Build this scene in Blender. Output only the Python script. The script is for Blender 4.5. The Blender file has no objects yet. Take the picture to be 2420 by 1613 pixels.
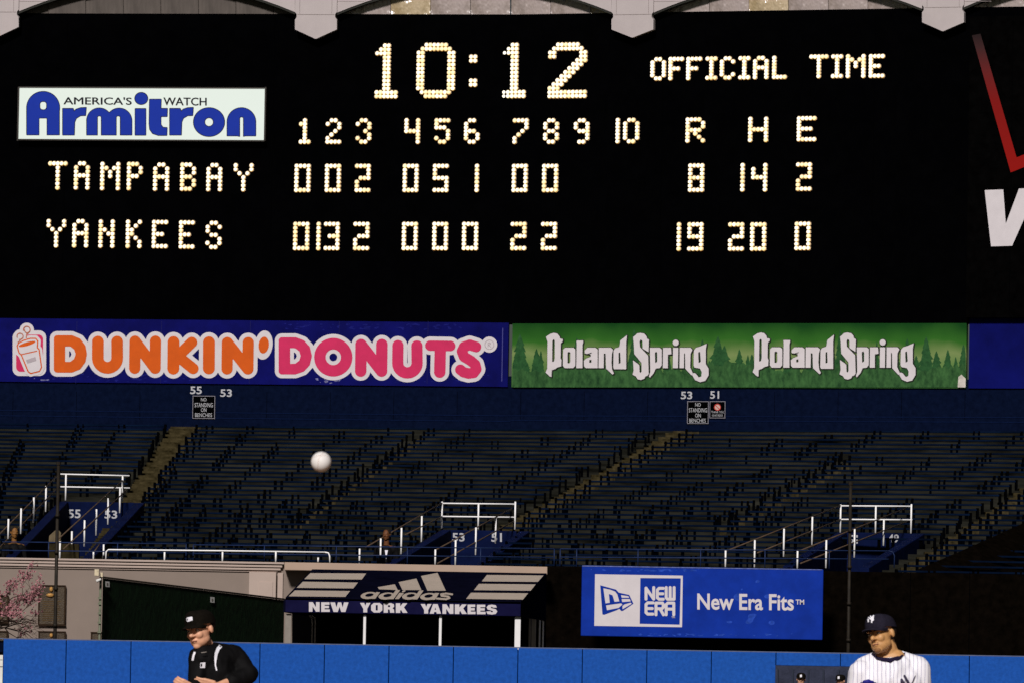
import bpy, bmesh, math, random
import numpy as np
from mathutils import Vector, Matrix, noise
from mathutils.bvhtree import BVHTree

random.seed(7)
SC = bpy.context.scene
COL = SC.collection
R = math.radians

# ---------------------------------------------------------------- camera, world, light, exposure
F = 16900.0                      # focal length in photo pixels (2420 wide)
CX, CY = 1210.0, 806.5
PITCH = math.atan((1660 - CY) / F)
ROLL = R(1.0)
CAMH = 1.2
fw = Vector((0, math.cos(PITCH), math.sin(PITCH)))
up0 = Vector((0, -math.sin(PITCH), math.cos(PITCH)))
x0 = Vector((1, 0, 0))
RT = x0 * math.cos(ROLL) + up0 * math.sin(ROLL)
UP = -x0 * math.sin(ROLL) + up0 * math.cos(ROLL)
EYE = Vector((0, 0, CAMH))
cam = bpy.data.cameras.new('camera')
camo = bpy.data.objects.new('camera', cam)
COL.objects.link(camo)
m = Matrix((RT, UP, -fw)).transposed().to_4x4()
m.translation = EYE
camo.matrix_world = m
cam.sensor_width = 36
cam.lens = F / 2420 * 36
cam.clip_start = 0.5
cam.clip_end = 3000
cam.dof.use_dof = True
cam.dof.focus_distance = 120
cam.dof.aperture_fstop = 26
SC.camera = camo

world = bpy.data.worlds.new("World")
SC.world = world
world.use_nodes = True
nt = world.node_tree
bg = nt.nodes['Background']
sky = nt.nodes.new('ShaderNodeTexSky')
sky.sky_type = 'NISHITA'
sky.sun_disc = False
SUN_EL, SUN_AZ = R(33), R(12)    # floodlight bank: high behind the camera, a little to its left
sky.sun_elevation = SUN_EL
sky.sun_rotation = math.pi + SUN_AZ
nt.links.new(sky.outputs[0], bg.inputs[0])
bg.inputs[1].default_value = 0.011
sd = bpy.data.lights.new('sun', 'SUN')
sd.energy = 3.75
sd.angle = R(7.0)
sd.color = (1.0, 0.96, 0.945)
so = bpy.data.objects.new('sun', sd)
COL.objects.link(so)
tosun = Vector((-math.sin(SUN_AZ) * math.cos(SUN_EL), -math.cos(SUN_AZ) * math.cos(SUN_EL), math.sin(SUN_EL)))
so.rotation_euler = tosun.to_track_quat('Z', 'Y').to_euler()
so.location = (0, -20, 60)
SC.view_settings.view_transform = 'Standard'
SC.view_settings.look = 'None'
SC.view_settings.exposure = 0
SC.view_settings.gamma = 1
SC.view_settings.use_curve_mapping = False
try:
    SC.cycles.max_bounces = 6
except Exception:
    pass

# ---------------------------------------------------------------- geometry helpers
def ray(px, py):
    return fw * F + RT * (px - CX) - UP * (py - CY)

class Plane:
    def __init__(s, p, n):
        s.p = Vector(p); s.n = Vector(n).normalized()
        if s.n.dot(EYE - s.p) < 0: s.n = -s.n
    def hit(s, px, py, off=0.0):
        d = ray(px, py)
        t = (s.p + s.n * off - EYE).dot(s.n) / d.dot(s.n)
        return EYE + d * t
def front(D):
    return Plane((0, D, 0), (0, -1, 0))
def P(px, py, D):
    return front(D).hit(px, py)
def plane3(a, b, c):
    return Plane(a, (b - a).cross(c - a))
def proj(v):
    d = v - EYE
    z = d.dot(fw)
    return CX + d.dot(RT) / z * F, CY - d.dot(UP) / z * F

def mesh_of(verts, faces, name='m', smooth=False):
    me = bpy.data.meshes.new(name)
    me.from_pydata([tuple(v) for v in verts], [], faces)
    me.update()
    if smooth:
        me.polygons.foreach_set('use_smooth', [True] * len(me.polygons))
    return me

class MB:
    """collects geometry in world coordinates"""
    def __init__(s): s.v = []; s.f = []; s.mi = []
    def add(s, vs, fs, mi=0):
        b = len(s.v); s.v += [Vector(v) for v in vs]; s.f += [tuple(i + b for i in f) for f in fs]; s.mi += [mi] * len(fs)
    def quad(s, a, b, c, d, mi=0): s.add([a, b, c, d], [(0, 1, 2, 3)], mi)
    def box(s, c, sx, sy, sz, ex=None, ey=None, mi=0):
        ex = ex or Vector((1, 0, 0)); ey = ey or Vector((0, 1, 0)); ez = Vector((0, 0, 1)); c = Vector(c)
        vs = [c + ex * (i * sx / 2) + ey * (j * sy / 2) + ez * (k * sz / 2) for i in (-1, 1) for j in (-1, 1) for k in (-1, 1)]
        s.add(vs, [(0, 1, 3, 2), (4, 6, 7, 5), (0, 4, 5, 1), (2, 3, 7, 6), (0, 2, 6, 4), (1, 5, 7, 3)], mi)
    def hexa(s, a, b, mi=0):
        """a, b: matching loops (front / back)"""
        n = len(a)
        s.add(list(a) + list(b), [tuple(range(n))[::-1], tuple(range(n, 2 * n))] + [(i, (i + 1) % n, n + (i + 1) % n, n + i) for i in range(n)], mi)
    def tube(s, pts, r, n=8, mi=0, caps=True):
        pts = [Vector(p) for p in pts]
        rs = r if isinstance(r, (list, tuple)) else [r] * len(pts)
        b = len(s.v); prev = None
        for i, p in enumerate(pts):
            t = (pts[min(i + 1, len(pts) - 1)] - pts[max(i - 1, 0)]).normalized()
            a = prev if prev is not None else (Vector((0, 0, 1)) if abs(t.z) < .9 else Vector((0, 1, 0)))
            u = (a - t * a.dot(t)).normalized(); w = t.cross(u); prev = u
            for k in range(n):
                an = 2 * math.pi * k / n
                s.v.append(p + (u * math.cos(an) + w * math.sin(an)) * rs[i])
        for i in range(len(pts) - 1):
            for k in range(n):
                k2 = (k + 1) % n
                s.f.append((b + i * n + k, b + i * n + k2, b + (i + 1) * n + k2, b + (i + 1) * n + k)); s.mi.append(mi)
        if caps:
            s.f.append(tuple(b + k for k in range(n))[::-1]); s.mi.append(mi)
            e = b + (len(pts) - 1) * n
            s.f.append(tuple(e + k for k in range(n))); s.mi.append(mi)

def setprops(o, label=None, cat=None, group=None, kind=None):
    if label: o['label'] = label
    if cat: o['category'] = cat
    if group: o['group'] = group
    if kind: o['kind'] = kind
    return o

def thing(name, label, cat, loc, group=None):
    o = bpy.data.objects.new(name, None)
    o.location = loc; o.empty_display_size = .2
    COL.objects.link(o)
    bpy.context.view_layer.update()
    return setprops(o, label, cat, group)

def wloc(o):
    v = Vector(o.location)
    while o.parent: o = o.parent; v = v + o.location
    return v

def obj(name, mb, mats, parent=None, smooth=False, bevel=0, label=None, cat=None, group=None, kind=None, base=None, fix=True):
    """link world-space geometry as one mesh object (origin at its own base, or its parent's frame)"""
    if isinstance(mb, MB):
        V, Fc, MI = mb.v, mb.f, mb.mi
    else:
        V, Fc = mb; MI = [0] * len(Fc)
    if not V: return None
    pl = wloc(parent) if parent else Vector((0, 0, 0))
    if base is None:
        n = len(V)
        base = Vector((sum(v[0] for v in V) / n, sum(v[1] for v in V) / n, min(v[2] for v in V)))
    me = mesh_of([Vector(v) - base for v in V], Fc, name, smooth)
    for mt in (mats if isinstance(mats, (list, tuple)) else [mats]): me.materials.append(mt)
    me.polygons.foreach_set('material_index', MI)
    if fix:
        bm = bmesh.new(); bm.from_mesh(me); bmesh.ops.recalc_face_normals(bm, faces=bm.faces); bm.to_mesh(me); bm.free()
    o = bpy.data.objects.new(name, me)
    COL.objects.link(o)
    o.location = base - pl
    if parent: o.parent = parent
    if bevel:
        b = o.modifiers.new('bevel', 'BEVEL'); b.width = bevel; b.segments = 2; b.limit_method = 'ANGLE'
    return setprops(o, label, cat, group, kind)

def struct(name, mb, mats, **k):
    return obj(name, mb, mats, kind='structure', **k)

# ---------------------------------------------------------------- materials
MATS = {}
def mat(name, col, rough=.6, var=.12, scale=3.0, bump=.0, bscale=40, metal=0.0, emit=None, estr=0, col2=None, stretch=None, spec=.15, detail=6):
    if name in MATS: return MATS[name]
    mt = bpy.data.materials.new(name); mt.use_nodes = True
    n = mt.node_tree.nodes; L = mt.node_tree.links
    b = n['Principled BSDF']
    b.inputs['Roughness'].default_value = rough
    b.inputs['Metallic'].default_value = metal
    b.inputs['Specular IOR Level'].default_value = spec
    tc = n.new('ShaderNodeTexCoord'); mp = n.new('ShaderNodeMapping')
    L.new(tc.outputs['Object'], mp.inputs[0])
    if stretch: mp.inputs['Scale'].default_value = stretch
    nz = n.new('ShaderNodeTexNoise'); nz.inputs['Scale'].default_value = scale; nz.inputs['Detail'].default_value = detail
    nz.inputs['Roughness'].default_value = .65
    L.new(mp.outputs[0], nz.inputs[0])
    rp = n.new('ShaderNodeValToRGB')
    c2 = col2 or tuple(min(1, c * (1 + var)) for c in col)
    c1 = col if col2 else tuple(c * (1 - var) for c in col)
    rp.color_ramp.elements[0].position = .32; rp.color_ramp.elements[1].position = .68
    rp.color_ramp.elements[0].color = (*c1, 1); rp.color_ramp.elements[1].color = (*c2, 1)
    L.new(nz.outputs[0], rp.inputs[0]); L.new(rp.outputs[0], b.inputs['Base Color'])
    if bump:
        nb = n.new('ShaderNodeTexNoise'); nb.inputs['Scale'].default_value = bscale; nb.inputs['Detail'].default_value = 4
        L.new(mp.outputs[0], nb.inputs[0])
        bp = n.new('ShaderNodeBump'); bp.inputs['Strength'].default_value = 1; bp.inputs['Distance'].default_value = bump
        L.new(nb.outputs[0], bp.inputs['Height']); L.new(bp.outputs[0], b.inputs['Normal'])
    if emit:
        b.inputs['Emission Color'].default_value = (*emit, 1); b.inputs['Emission Strength'].default_value = estr
    MATS[name] = mt
    return mt

M_black = mat('board_black', (.0007, .0007, .0009), .9, .3, 2, spec=0.0)
M_blackcloth = mat('batters_eye_black', (.0026, .0018, .0012), .95, .5, 6, spec=0.0)
M_frieze = mat('frieze_paint', (.44, .385, .375), .6, .07, 1.3, .002, 20)
M_friezedark = mat('frieze_edge', (.02, .02, .016), .7)
M_joint = mat('joint_dark', (.25, .21, .2), .8)
M_foil = mat('crumpled_metal', (.24, .19, .16), .22, .3, 1.3, .30, 1.1, metal=.0, col2=(.50, .42, .40), stretch=(1.2, 1.2, .8), spec=1.0)  # pale streaks in the base colour stand for highlights on the metal
M_dull = mat('dull_metal', (.085, .07, .06), .6, .25, 3, .02, 3, stretch=(2, 2, .4))
M_navy = mat('navy_wall', (.0026, .0052, .0185), .8, .25, 8, .002, 60, spec=.0)
M_navysign = mat('sign_navy', (.0028, .0034, .088), .6, .3, 1.2, spec=.03)
M_bluepanel = mat('sign_blue_blank', (.0026, .0040, .088), .6, .35, .6, spec=.03)
M_signwhite = mat('sign_white', (.60, .55, .56), .5, .05, 3)
M_orange = mat('sign_orange', (.58, .085, .002), .5, .08, 3)
M_pink = mat('sign_pink', (.55, .020, .095), .5, .08, 3)
M_navyout = mat('letter_edge', (.04, .008, .02), .5)
M_letterblue = mat('lightbox_blue', (.002, .012, .15), .4, .1, 3, emit=(.004, .025, .28), estr=.6)
M_lightbox = mat('lightbox_white', (.28, .32, .30), .4, .03, 1, emit=(.80, .86, .77), estr=.62)
M_lightbox_txt = mat('lightbox_black', (.006, .006, .012), .5)
M_newera = mat('sign_royal', (.0042, .028, .275), .6, .16, 2.5, spec=.05)
M_canopy = mat('canopy_navy', (.0028, .003, .0095), .9, .3, 3, .004, 12, spec=.0)
M_valance = mat('valance_navy', (.0075, .007, .034), .9, .2, 3, .004, 12, spec=.0)
M_cream = mat('stripe_cream', (.46, .38, .31), .6, .05, 2)
M_white = mat('rail_white', (.9, .88, .86), .35, .04, 5)
M_post = mat('post_white', (.78, .76, .75), .4, .06, 4)
M_postgrey = mat('post_grey', (.24, .21, .18), .5, .15, 4)
M_rust = mat('rail_bare', (.085, .055, .035), .6, .35, 6)
M_bluerail = mat('rail_blue', (.012, .024, .075), .45, .3, 4)
M_seat = mat('bench_navy', (.0010, .0024, .0065), .8, .45, .55, spec=.0, col2=(.0030, .0085, .026))
M_bracket = mat('bench_bracket', (.0008, .0009, .0014), .9, .4, 5, spec=.0)
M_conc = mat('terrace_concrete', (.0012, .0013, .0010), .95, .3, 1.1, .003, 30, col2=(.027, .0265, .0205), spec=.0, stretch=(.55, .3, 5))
M_aisle = mat('aisle_concrete', (.014, .011, .0045), .95, .3, 5.0, .003, 30, col2=(.060, .047, .022), spec=.0)
M_vom = mat('entrance_blue', (.0025, .0058, .032), .8, .3, 3, .002, 30, spec=.03)
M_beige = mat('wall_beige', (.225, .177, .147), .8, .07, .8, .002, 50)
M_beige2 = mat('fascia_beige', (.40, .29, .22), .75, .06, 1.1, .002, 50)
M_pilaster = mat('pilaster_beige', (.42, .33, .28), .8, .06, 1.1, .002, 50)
M_bronze = mat('plaque_bronze', (.045, .028, .012), .45, .3, 14, .006, 50, metal=.3, spec=.5)
M_gold = mat('plaque_gold', (.40, .21, .06), .45, .4, 60, .01, 40, metal=.2)
M_pole = mat('pole_dark', (.016, .012, .008), .6, .4, 5)
M_screen = mat('windscreen_green', (.0035, .011, .0035), .9, .5, 7, .01, 9, spec=.1, stretch=(1.5, 1.5, .8))
M_greenpole = mat('pole_green', (.14, .15, .10), .5, .25, 9)
M_pad = mat('pad_blue', (.0105, .076, .35), .7, .16, 14, .003, 70, spec=.06)
M_padtop = mat('pad_cap', (.10, .12, .2), .6, .2, 6)
M_window = mat('bullpen_grey', (.030, .034, .058), .9, .3, 4, .01, 25)
M_tag = mat('tag_white', (.7, .68, .64), .6)
M_red = mat('chevron_red', (.30, .009, .006), .6, .12, 5, spec=.08)
M_grass = mat('grass', (.025, .055, .012), .95, .3, 1.5, .02, 30)
M_track = mat('track_dirt', (.20, .11, .06), .95, .15, 2, .01, 30)
M_pave = mat('pavement', (.12, .11, .10), .9, .15, 2)
M_blossom = mat('blossom_pink', (.26, .10, .11), .8, .3, 5, col2=(.50, .23, .25))
M_twig = mat('twig', (.05, .028, .02), .8)
M_skin = mat('skin', (.70, .36, .22), .5, .08, 30, spec=.4)
M_skin2 = mat('skin_tan', (.56, .29, .11), .5, .08, 30, spec=.4)
M_skind = mat('skin_dark', (.13, .05, .02), .5, .08, 30)
M_jacket = mat('jacket_black', (.0028, .0025, .0028), .75, .3, 12, .006, 14, spec=.12)
M_capblack = mat('cap_black', (.007, .0055, .004), .9, .3, 30, spec=.03)
M_capnavy = mat('cap_navy', (.017, .015, .025), .9, .25, 30, spec=.03)
M_fabricwhite = mat('fabric_white', (.82, .80, .85), .8, .03, 10)
M_hair = mat('hair_dark', (.02, .012, .008), .7)
M_lip = mat('lips', (.25, .09, .07), .5)
M_eye = mat('eye_white', (.6, .58, .55), .3)
M_iris = mat('iris', (.01, .008, .006), .2)
M_stubble = mat('stubble', (.26, .125, .05), .7, .15, 60)
M_stubble2 = mat('shaved_skin', (.33, .17, .12), .6, .12, 60)
M_greytr = mat('trousers_grey', (.16, .16, .17), .8)
M_shoe = mat('shoe_black', (.01, .01, .01), .4)
M_glove = mat('glove_blue', (.010, .006, .20), .5, .1, 20)
M_ball = mat('baseball_leather', (.80, .76, .72), .45, .03, 30)
M_seam = mat('baseball_seam', (.55, .36, .28), .6)

def pin_mat():
    mt = bpy.data.materials.new('jersey_pinstripe'); mt.use_nodes = True
    n = mt.node_tree.nodes; L = mt.node_tree.links; b = n['Principled BSDF']
    b.inputs['Roughness'].default_value = .8; b.inputs['Specular IOR Level'].default_value = .1
    tc = n.new('ShaderNodeTexCoord'); sx = n.new('ShaderNodeSeparateXYZ'); L.new(tc.outputs['Object'], sx.inputs[0])
    nz = n.new('ShaderNodeTexNoise'); nz.inputs['Scale'].default_value = 5; L.new(tc.outputs['Object'], nz.inputs[0])
    a0 = n.new('ShaderNodeMath'); a0.operation = 'MULTIPLY_ADD'; a0.inputs[1].default_value = .028; L.new(nz.outputs[0], a0.inputs[0]); L.new(sx.outputs[0], a0.inputs[2])
    a = n.new('ShaderNodeMath'); a.operation = 'DIVIDE'; a.inputs[1].default_value = .026; L.new(a0.outputs[0], a.inputs[0])
    fr = n.new('ShaderNodeMath'); fr.operation = 'FRACT'; L.new(a.outputs[0], fr.inputs[0])
    lt = n.new('ShaderNodeMath'); lt.operation = 'LESS_THAN'; lt.inputs[1].default_value = .16; L.new(fr.outputs[0], lt.inputs[0])
    mx = n.new('ShaderNodeMix'); mx.data_type = 'RGBA'; L.new(lt.outputs[0], mx.inputs[0])
    mx.inputs[6].default_value = (.86, .84, .88, 1); mx.inputs[7].default_value = (.42, .40, .52, 1)
    L.new(mx.outputs[2], b.inputs['Base Color'])
    return mt
M_jersey = pin_mat()

def bulb_mat(name, c, s):
    mt = bpy.data.materials.new(name); mt.use_nodes = True
    b = mt.node_tree.nodes['Principled BSDF']
    b.inputs['Base Color'].default_value = (.4, .35, .25, 1)
    b.inputs['Emission Color'].default_value = (*c, 1); b.inputs['Emission Strength'].default_value = s
    return mt
M_bulb = bulb_mat('bulb_glow', (1, .94, .78), 1.25)
M_bulbwarm = bulb_mat('bulb_glow_warm', (1, .78, .42), 1.05)
M_bulbrim = bulb_mat('bulb_rim', (.80, .52, .09), .75)
M_bulbred = bulb_mat('bulb_halo', (.30, .045, .01), .35)  # reddish glow halo round each bulb, made as an emissive disc

# ---------------------------------------------------------------- 2-D shapes as distance fields -> meshes on a plane
def d_cap(pts, r):
    pts = [np.array(p, float) for p in pts]
    def f(X, Y):
        d = None
        for i in range(max(1, len(pts) - 1)):
            a = pts[i]; b = pts[min(i + 1, len(pts) - 1)]
            ab = b - a; L2 = (ab ** 2).sum() or 1e-9
            t = np.clip(((X - a[0]) * ab[0] + (Y - a[1]) * ab[1]) / L2, 0, 1)
            q = np.hypot(X - a[0] - t * ab[0], Y - a[1] - t * ab[1]) - r
            d = q if d is None else np.minimum(d, q)
        return d
    return f
def d_poly(pts, rnd=0):
    pts = [np.array(p, float) for p in pts]
    def f(X, Y):
        d = np.full(X.shape, 1e9); s = np.zeros(X.shape, bool)
        n = len(pts)
        for i in range(n):
            a = pts[i]; b = pts[(i + 1) % n]; ab = b - a
            L2 = (ab ** 2).sum() or 1e-9
            t = np.clip(((X - a[0]) * ab[0] + (Y - a[1]) * ab[1]) / L2, 0, 1)
            d = np.minimum(d, np.hypot(X - a[0] - t * ab[0], Y - a[1] - t * ab[1]))
            if abs(b[1] - a[1]) > 1e-9:
                c = ((a[1] > Y) != (b[1] > Y)) & (X < (b[0] - a[0]) * (Y - a[1]) / (b[1] - a[1]) + a[0])
                s ^= c
        return np.where(s, -d, d) - rnd
    return f
def d_ell(cx, cy, rx, ry=None, ang=0):
    ry = ry or rx
    c, s_ = math.cos(ang), math.sin(ang)
    def f(X, Y):
        u = (X - cx) * c + (Y - cy) * s_; v = -(X - cx) * s_ + (Y - cy) * c
        k = np.hypot(u / rx, v / ry)
        return (k - 1) * min(rx, ry)
    return f
def d_box(x0, y0, x1, y1, r=0):
    def f(X, Y):
        qx = np.abs(X - (x0 + x1) / 2) - (x1 - x0) / 2 + r; qy = np.abs(Y - (y0 + y1) / 2) - (y1 - y0) / 2 + r
        return np.hypot(np.maximum(qx, 0), np.maximum(qy, 0)) + np.minimum(np.maximum(qx, qy), 0) - r
    return f
def U_(*fs): return lambda X, Y: np.minimum.reduce([f(X, Y) for f in fs])
def sub(a, *bs): return lambda X, Y: np.maximum.reduce([a(X, Y)] + [-b(X, Y) for b in bs])
def grow(f, r): return lambda X, Y: f(X, Y) - r
def ring(f, w): return lambda X, Y: np.abs(f(X, Y)) - w
def arc_pts(cx, cy, r, a0, a1, n=14):
    return [(cx + r * math.cos(R(a0 + (a1 - a0) * i / n)), cy + r * math.sin(R(a0 + (a1 - a0) * i / n))) for i in range(n + 1)]

def shape(f, bb, step, pmap):
    """marching squares with full cells merged into runs; bb in shape units, pmap -> 3-D"""
    xs = np.arange(bb[0], bb[2] + step, step); ys = np.arange(bb[1], bb[3] + step, step)
    X, Y = np.meshgrid(xs, ys)
    V = f(X, Y); ins = V < 0
    mb = MB(); idx = {}; verts = []
    def vid(x, y):
        k = (round(x, 3), round(y, 3))
        if k not in idx: idx[k] = len(verts); verts.append(pmap(x, y))
        return idx[k]
    faces = []
    ny, nx = V.shape
    full = ins[:-1, :-1] & ins[1:, :-1] & ins[:-1, 1:] & ins[1:, 1:]
    anyi = ins[:-1, :-1] | ins[1:, :-1] | ins[:-1, 1:] | ins[1:, 1:]
    for j in range(ny - 1):
        row = full[j]; i = 0
        while i < nx - 1:
            if row[i]:
                k = i
                while k < nx - 1 and row[k]: k += 1
                faces.append((vid(xs[i], ys[j + 1]), vid(xs[k], ys[j + 1]), vid(xs[k], ys[j]), vid(xs[i], ys[j])))
                i = k
            else: i += 1
        for i in np.nonzero(anyi[j] & ~full[j])[0]:
            cs = [(i, j + 1), (i + 1, j + 1), (i + 1, j), (i, j)]
            poly = []
            for q in range(4):
                a = cs[q]; b = cs[(q + 1) % 4]
                va, vb = V[a[1], a[0]], V[b[1], b[0]]
                if va < 0: poly.append(vid(xs[a[0]], ys[a[1]]))
                if (va < 0) != (vb < 0):
                    t = va / (va - vb)
                    poly.append(vid(xs[a[0]] + t * (xs[b[0]] - xs[a[0]]), ys[a[1]] + t * (ys[b[1]] - ys[a[1]])))
            pp = []
            for q in poly:
                if q not in pp: pp.append(q)
            if len(pp) >= 3: faces.append(tuple(pp))
    return verts, faces

def decal(name, f, bb, step, plane, off, mt, parent, zoom=None, **k):
    """f in zoom coordinates: zoom = (ox, oy, s) means px = ox + u/s"""
    ox, oy, s = zoom or (0, 0, 1)
    pm = lambda u, v: plane.hit(ox + u / s, oy + v / s, off)
    V, Fc = shape(f, bb, step, pm)
    return obj(name, (V, Fc), mt, parent, fix=False, **k)

_txt = {}
def text_geo(s, bold):
    key = (s, bold)
    if key in _txt: return _txt[key]
    cu = bpy.data.curves.new('t', 'FONT'); cu.body = s; cu.offset = bold; cu.resolution_u = 3; cu.size = 1
    o = bpy.data.objects.new('t', cu); COL.objects.link(o)
    dg = bpy.context.evaluated_depsgraph_get(); dg.update()
    me = bpy.data.meshes.new_from_object(o.evaluated_get(dg))
    V = [v.co.copy() for v in me.vertices]; Fc = [tuple(p.vertices) for p in me.polygons]
    bpy.data.objects.remove(o); bpy.data.curves.remove(cu); bpy.data.meshes.remove(me)
    _txt[key] = (V, Fc)
    return V, Fc
def text(name, s, box, plane, off, mt, parent, bold=.01, slope=0.0175, shear=0.0, **k):
    V, Fc = text_geo(s, bold)
    x0_, x1_ = min(v.x for v in V), max(v.x for v in V); y0_, y1_ = min(v.y for v in V), max(v.y for v in V)
    bx0, by0, bx1, by1 = box
    out = []
    for v in V:
        u = (v.x - x0_) / (x1_ - x0_); w = (v.y - y0_) / (y1_ - y0_)
        px = bx0 + u * (bx1 - bx0) + shear * w * (by1 - by0); py = by1 - w * (by1 - by0) + slope * (px - (bx0 + bx1) / 2)
        out.append(plane.hit(px, py, off))
    return obj(name, (out, Fc), mt, parent, fix=False, **k)

# ---------------------------------------------------------------- planes of the outfield
FOLD = P(1207, 840, 177)
YA, YB = R(9), R(19)
uA = Vector((math.cos(YA), -math.sin(YA), 0))      # along the left facet, to the right
uB = Vector((math.cos(YB), -math.sin(YB), 0))
PA = Plane(FOLD, uA.cross(Vector((0, 0, 1)))); PA.u = uA
PB = Plane(FOLD, uB.cross(Vector((0, 0, 1)))); PB.u = uB
def shifted(pl, off):
    q = Plane(pl.p + pl.n * off, pl.n); q.u = pl.u; return q
def FP(D):
    q = front(D); q.u = Vector((1, 0, 0)); return q
UZ = Vector((0, 0, 1))

def rect(pl, x0_, x1_, yt, yb, off=0):
    """level, plumb rectangle on a vertical plane through the given picture extents"""
    xm, ym = (x0_ + x1_) / 2, (yt + yb) / 2
    zt = pl.hit(xm, yt, off).z; zb = pl.hit(xm, yb, off).z
    a = pl.hit(x0_, ym, off); b = pl.hit(x1_, ym, off)
    return [Vector((a.x, a.y, zb)), Vector((b.x, b.y, zb)), Vector((b.x, b.y, zt)), Vector((a.x, a.y, zt))]
def slab(mb, pl, x0_, x1_, yt, yb, off, th, mi=0):
    fr = rect(pl, x0_, x1_, yt, yb, off)
    mb.hexa(fr, [v - pl.n * th for v in fr], mi)
    return fr
def polyslab(mb, pl, pts, off, th, mi=0):
    fr = [pl.hit(x, y, off) for x, y in pts]
    mb.hexa(fr, [v - pl.n * th for v in fr], mi)

# ---------------------------------------------------------------- ground
g = MB(); g.quad((-400, -120, 0), (400, -120, 0), (400, 900, 0), (-400, 900, 0)); struct('grass_field', g, M_grass)
g = MB(); g.quad((-60, 129.5, .004), (60, 129.5, .004), (60, 135, .004), (-60, 135, .004)); struct('warning_track', g, M_track)
g = MB()
N = 48
g.add([(29 * math.cos(2 * math.pi * i / N), 27 + 29 * math.sin(2 * math.pi * i / N), .004) for i in range(N)], [tuple(range(N))])
struct('infield_dirt', g, M_track)
g = MB(); g.quad((-60, 135.4, .004), (60, 135.4, .004), (60, 240, .004), (-60, 240, .004)); struct('concourse_pavement', g, M_pave)

# ---------------------------------------------------------------- scoreboard
sb = thing('scoreboard', 'huge black scoreboard with lit bulb numbers showing the score by innings', 'scoreboard', (FOLD.x, FOLD.y + .5, PA.hit(1207, 760).z))
BT = PA.hit(1207, 34.5).z; BB = PA.hit(1207, 764).z
for pl, a, b in ((PA, -330, 1207), (PB, 1207, 2800)):
    n_ = 7
    for k in range(n_):
        q0 = pl.hit(a + (b - a) * k / n_, 400); q1 = pl.hit(a + (b - a) * (k + 1) / n_, 400)
        if k == 0 and pl is PB: q0 = FOLD.copy()
        if k == n_ - 1 and pl is PA: q1 = FOLD.copy()
        d_ = pl.u * .0
        mb = MB(); lo = [Vector((q0.x, q0.y, BB)) + d_, Vector((q1.x, q1.y, BB)) - d_, Vector((q1.x, q1.y, BT)) - d_, Vector((q0.x, q0.y, BT)) + d_]
        mb.hexa(lo, [v - pl.n * .6 for v in lo]); obj('panel', mb, M_black, sb)
# black sheet-metal surround fins between the board's modules
for k, (pl, xs) in enumerate(((PA, (-300, 150, 640)), (PB, (1560, 2060, 2290)))):
    for x in xs:
        mb = MB(); slab(mb, pl, x, x + 3, 40, 752, .02, .02); obj('module_joint', mb, M_black, sb)

G = {
 'T5': '11111 00100 00100 00100 00100 00100 00100', 'A': '0110 1001 1001 1111 1001 1001 1001',
 'M5': '10001 11011 10101 10101 10001 10001 10001', 'P': '1110 1001 1001 1110 1000 1000 1000',
 'B': '1110 1001 1001 1110 1001 1001 1110', 'Y5': '10001 10001 01010 00100 00100 00100 00100',
 'N': '1001 1001 1101 1011 1001 1001 1001', 'K': '1001 1010 1100 1100 1010 1001 1001',
 'E': '1111 1000 1000 1110 1000 1000 1111', 'S': '0110 1001 1000 0110 0001 1001 0110',
 'R5': '11110 10001 10001 11110 10100 10010 10001', 'H5': '10001 10001 10001 11111 10001 10001 10001',
 'E5': '11111 10000 10000 11110 10000 10000 11111', 'O': '0110 1001 1001 1001 1001 1001 0110',
 'F': '1111 1000 1000 1110 1000 1000 1000', 'I3': '111 010 010 010 010 010 111',
 'C': '0110 1001 1000 1000 1000 1001 0110', 'L': '1000 1000 1000 1000 1000 1000 1111',
 '1': '010 110 010 010 010 010 111', '2': '0110 1001 0001 0010 0100 1000 1111', '3': '0110 1001 0001 0010 0001 1001 0110',
 '4': '1001 1001 1001 1111 0001 0001 0001', '5': '1111 1000 1110 0001 0001 1001 0110', '6': '0110 1000 1000 1110 1001 1001 0110',
 '7': '1111 0001 0001 0010 0100 1000 1000', '8': '0110 1001 1001 0110 1001 1001 0110', '9': '0110 1001 1001 0111 0001 0001 0110',
 '0r': '1111 1001 1001 1001 1001 1001 1111', '2r': '1111 0001 0001 0111 1000 1000 1111', '5r': '1111 1000 1000 1111 0001 0001 1111',
 '1r': '1 1 1 1 1 1 1', '8r': '1111 1001 1001 1111 1001 1001 1111', '4r': '0001 1001 1001 1111 0001 0001 0001',
 '3r': '1111 0001 0001 0111 0001 0001 1111', '9r': '1111 1001 1001 1111 0001 0001 1111',
 'one': '001100 011100 111100' + ' 001100' * 9 + ' 111111 111111',
 'zero': '0011111100 0111111110' + ' 1100000011' * 10 + ' 0111111110 0011111100',
 'two': '0011111100 0111111110 1100000011 1100000011 0000000111 0000001110 0000011100 0000111000 0001110000 0011100000 0111000000 1110000000 1111111111 1111111111',
 'dots': '11 11',
}
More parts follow.
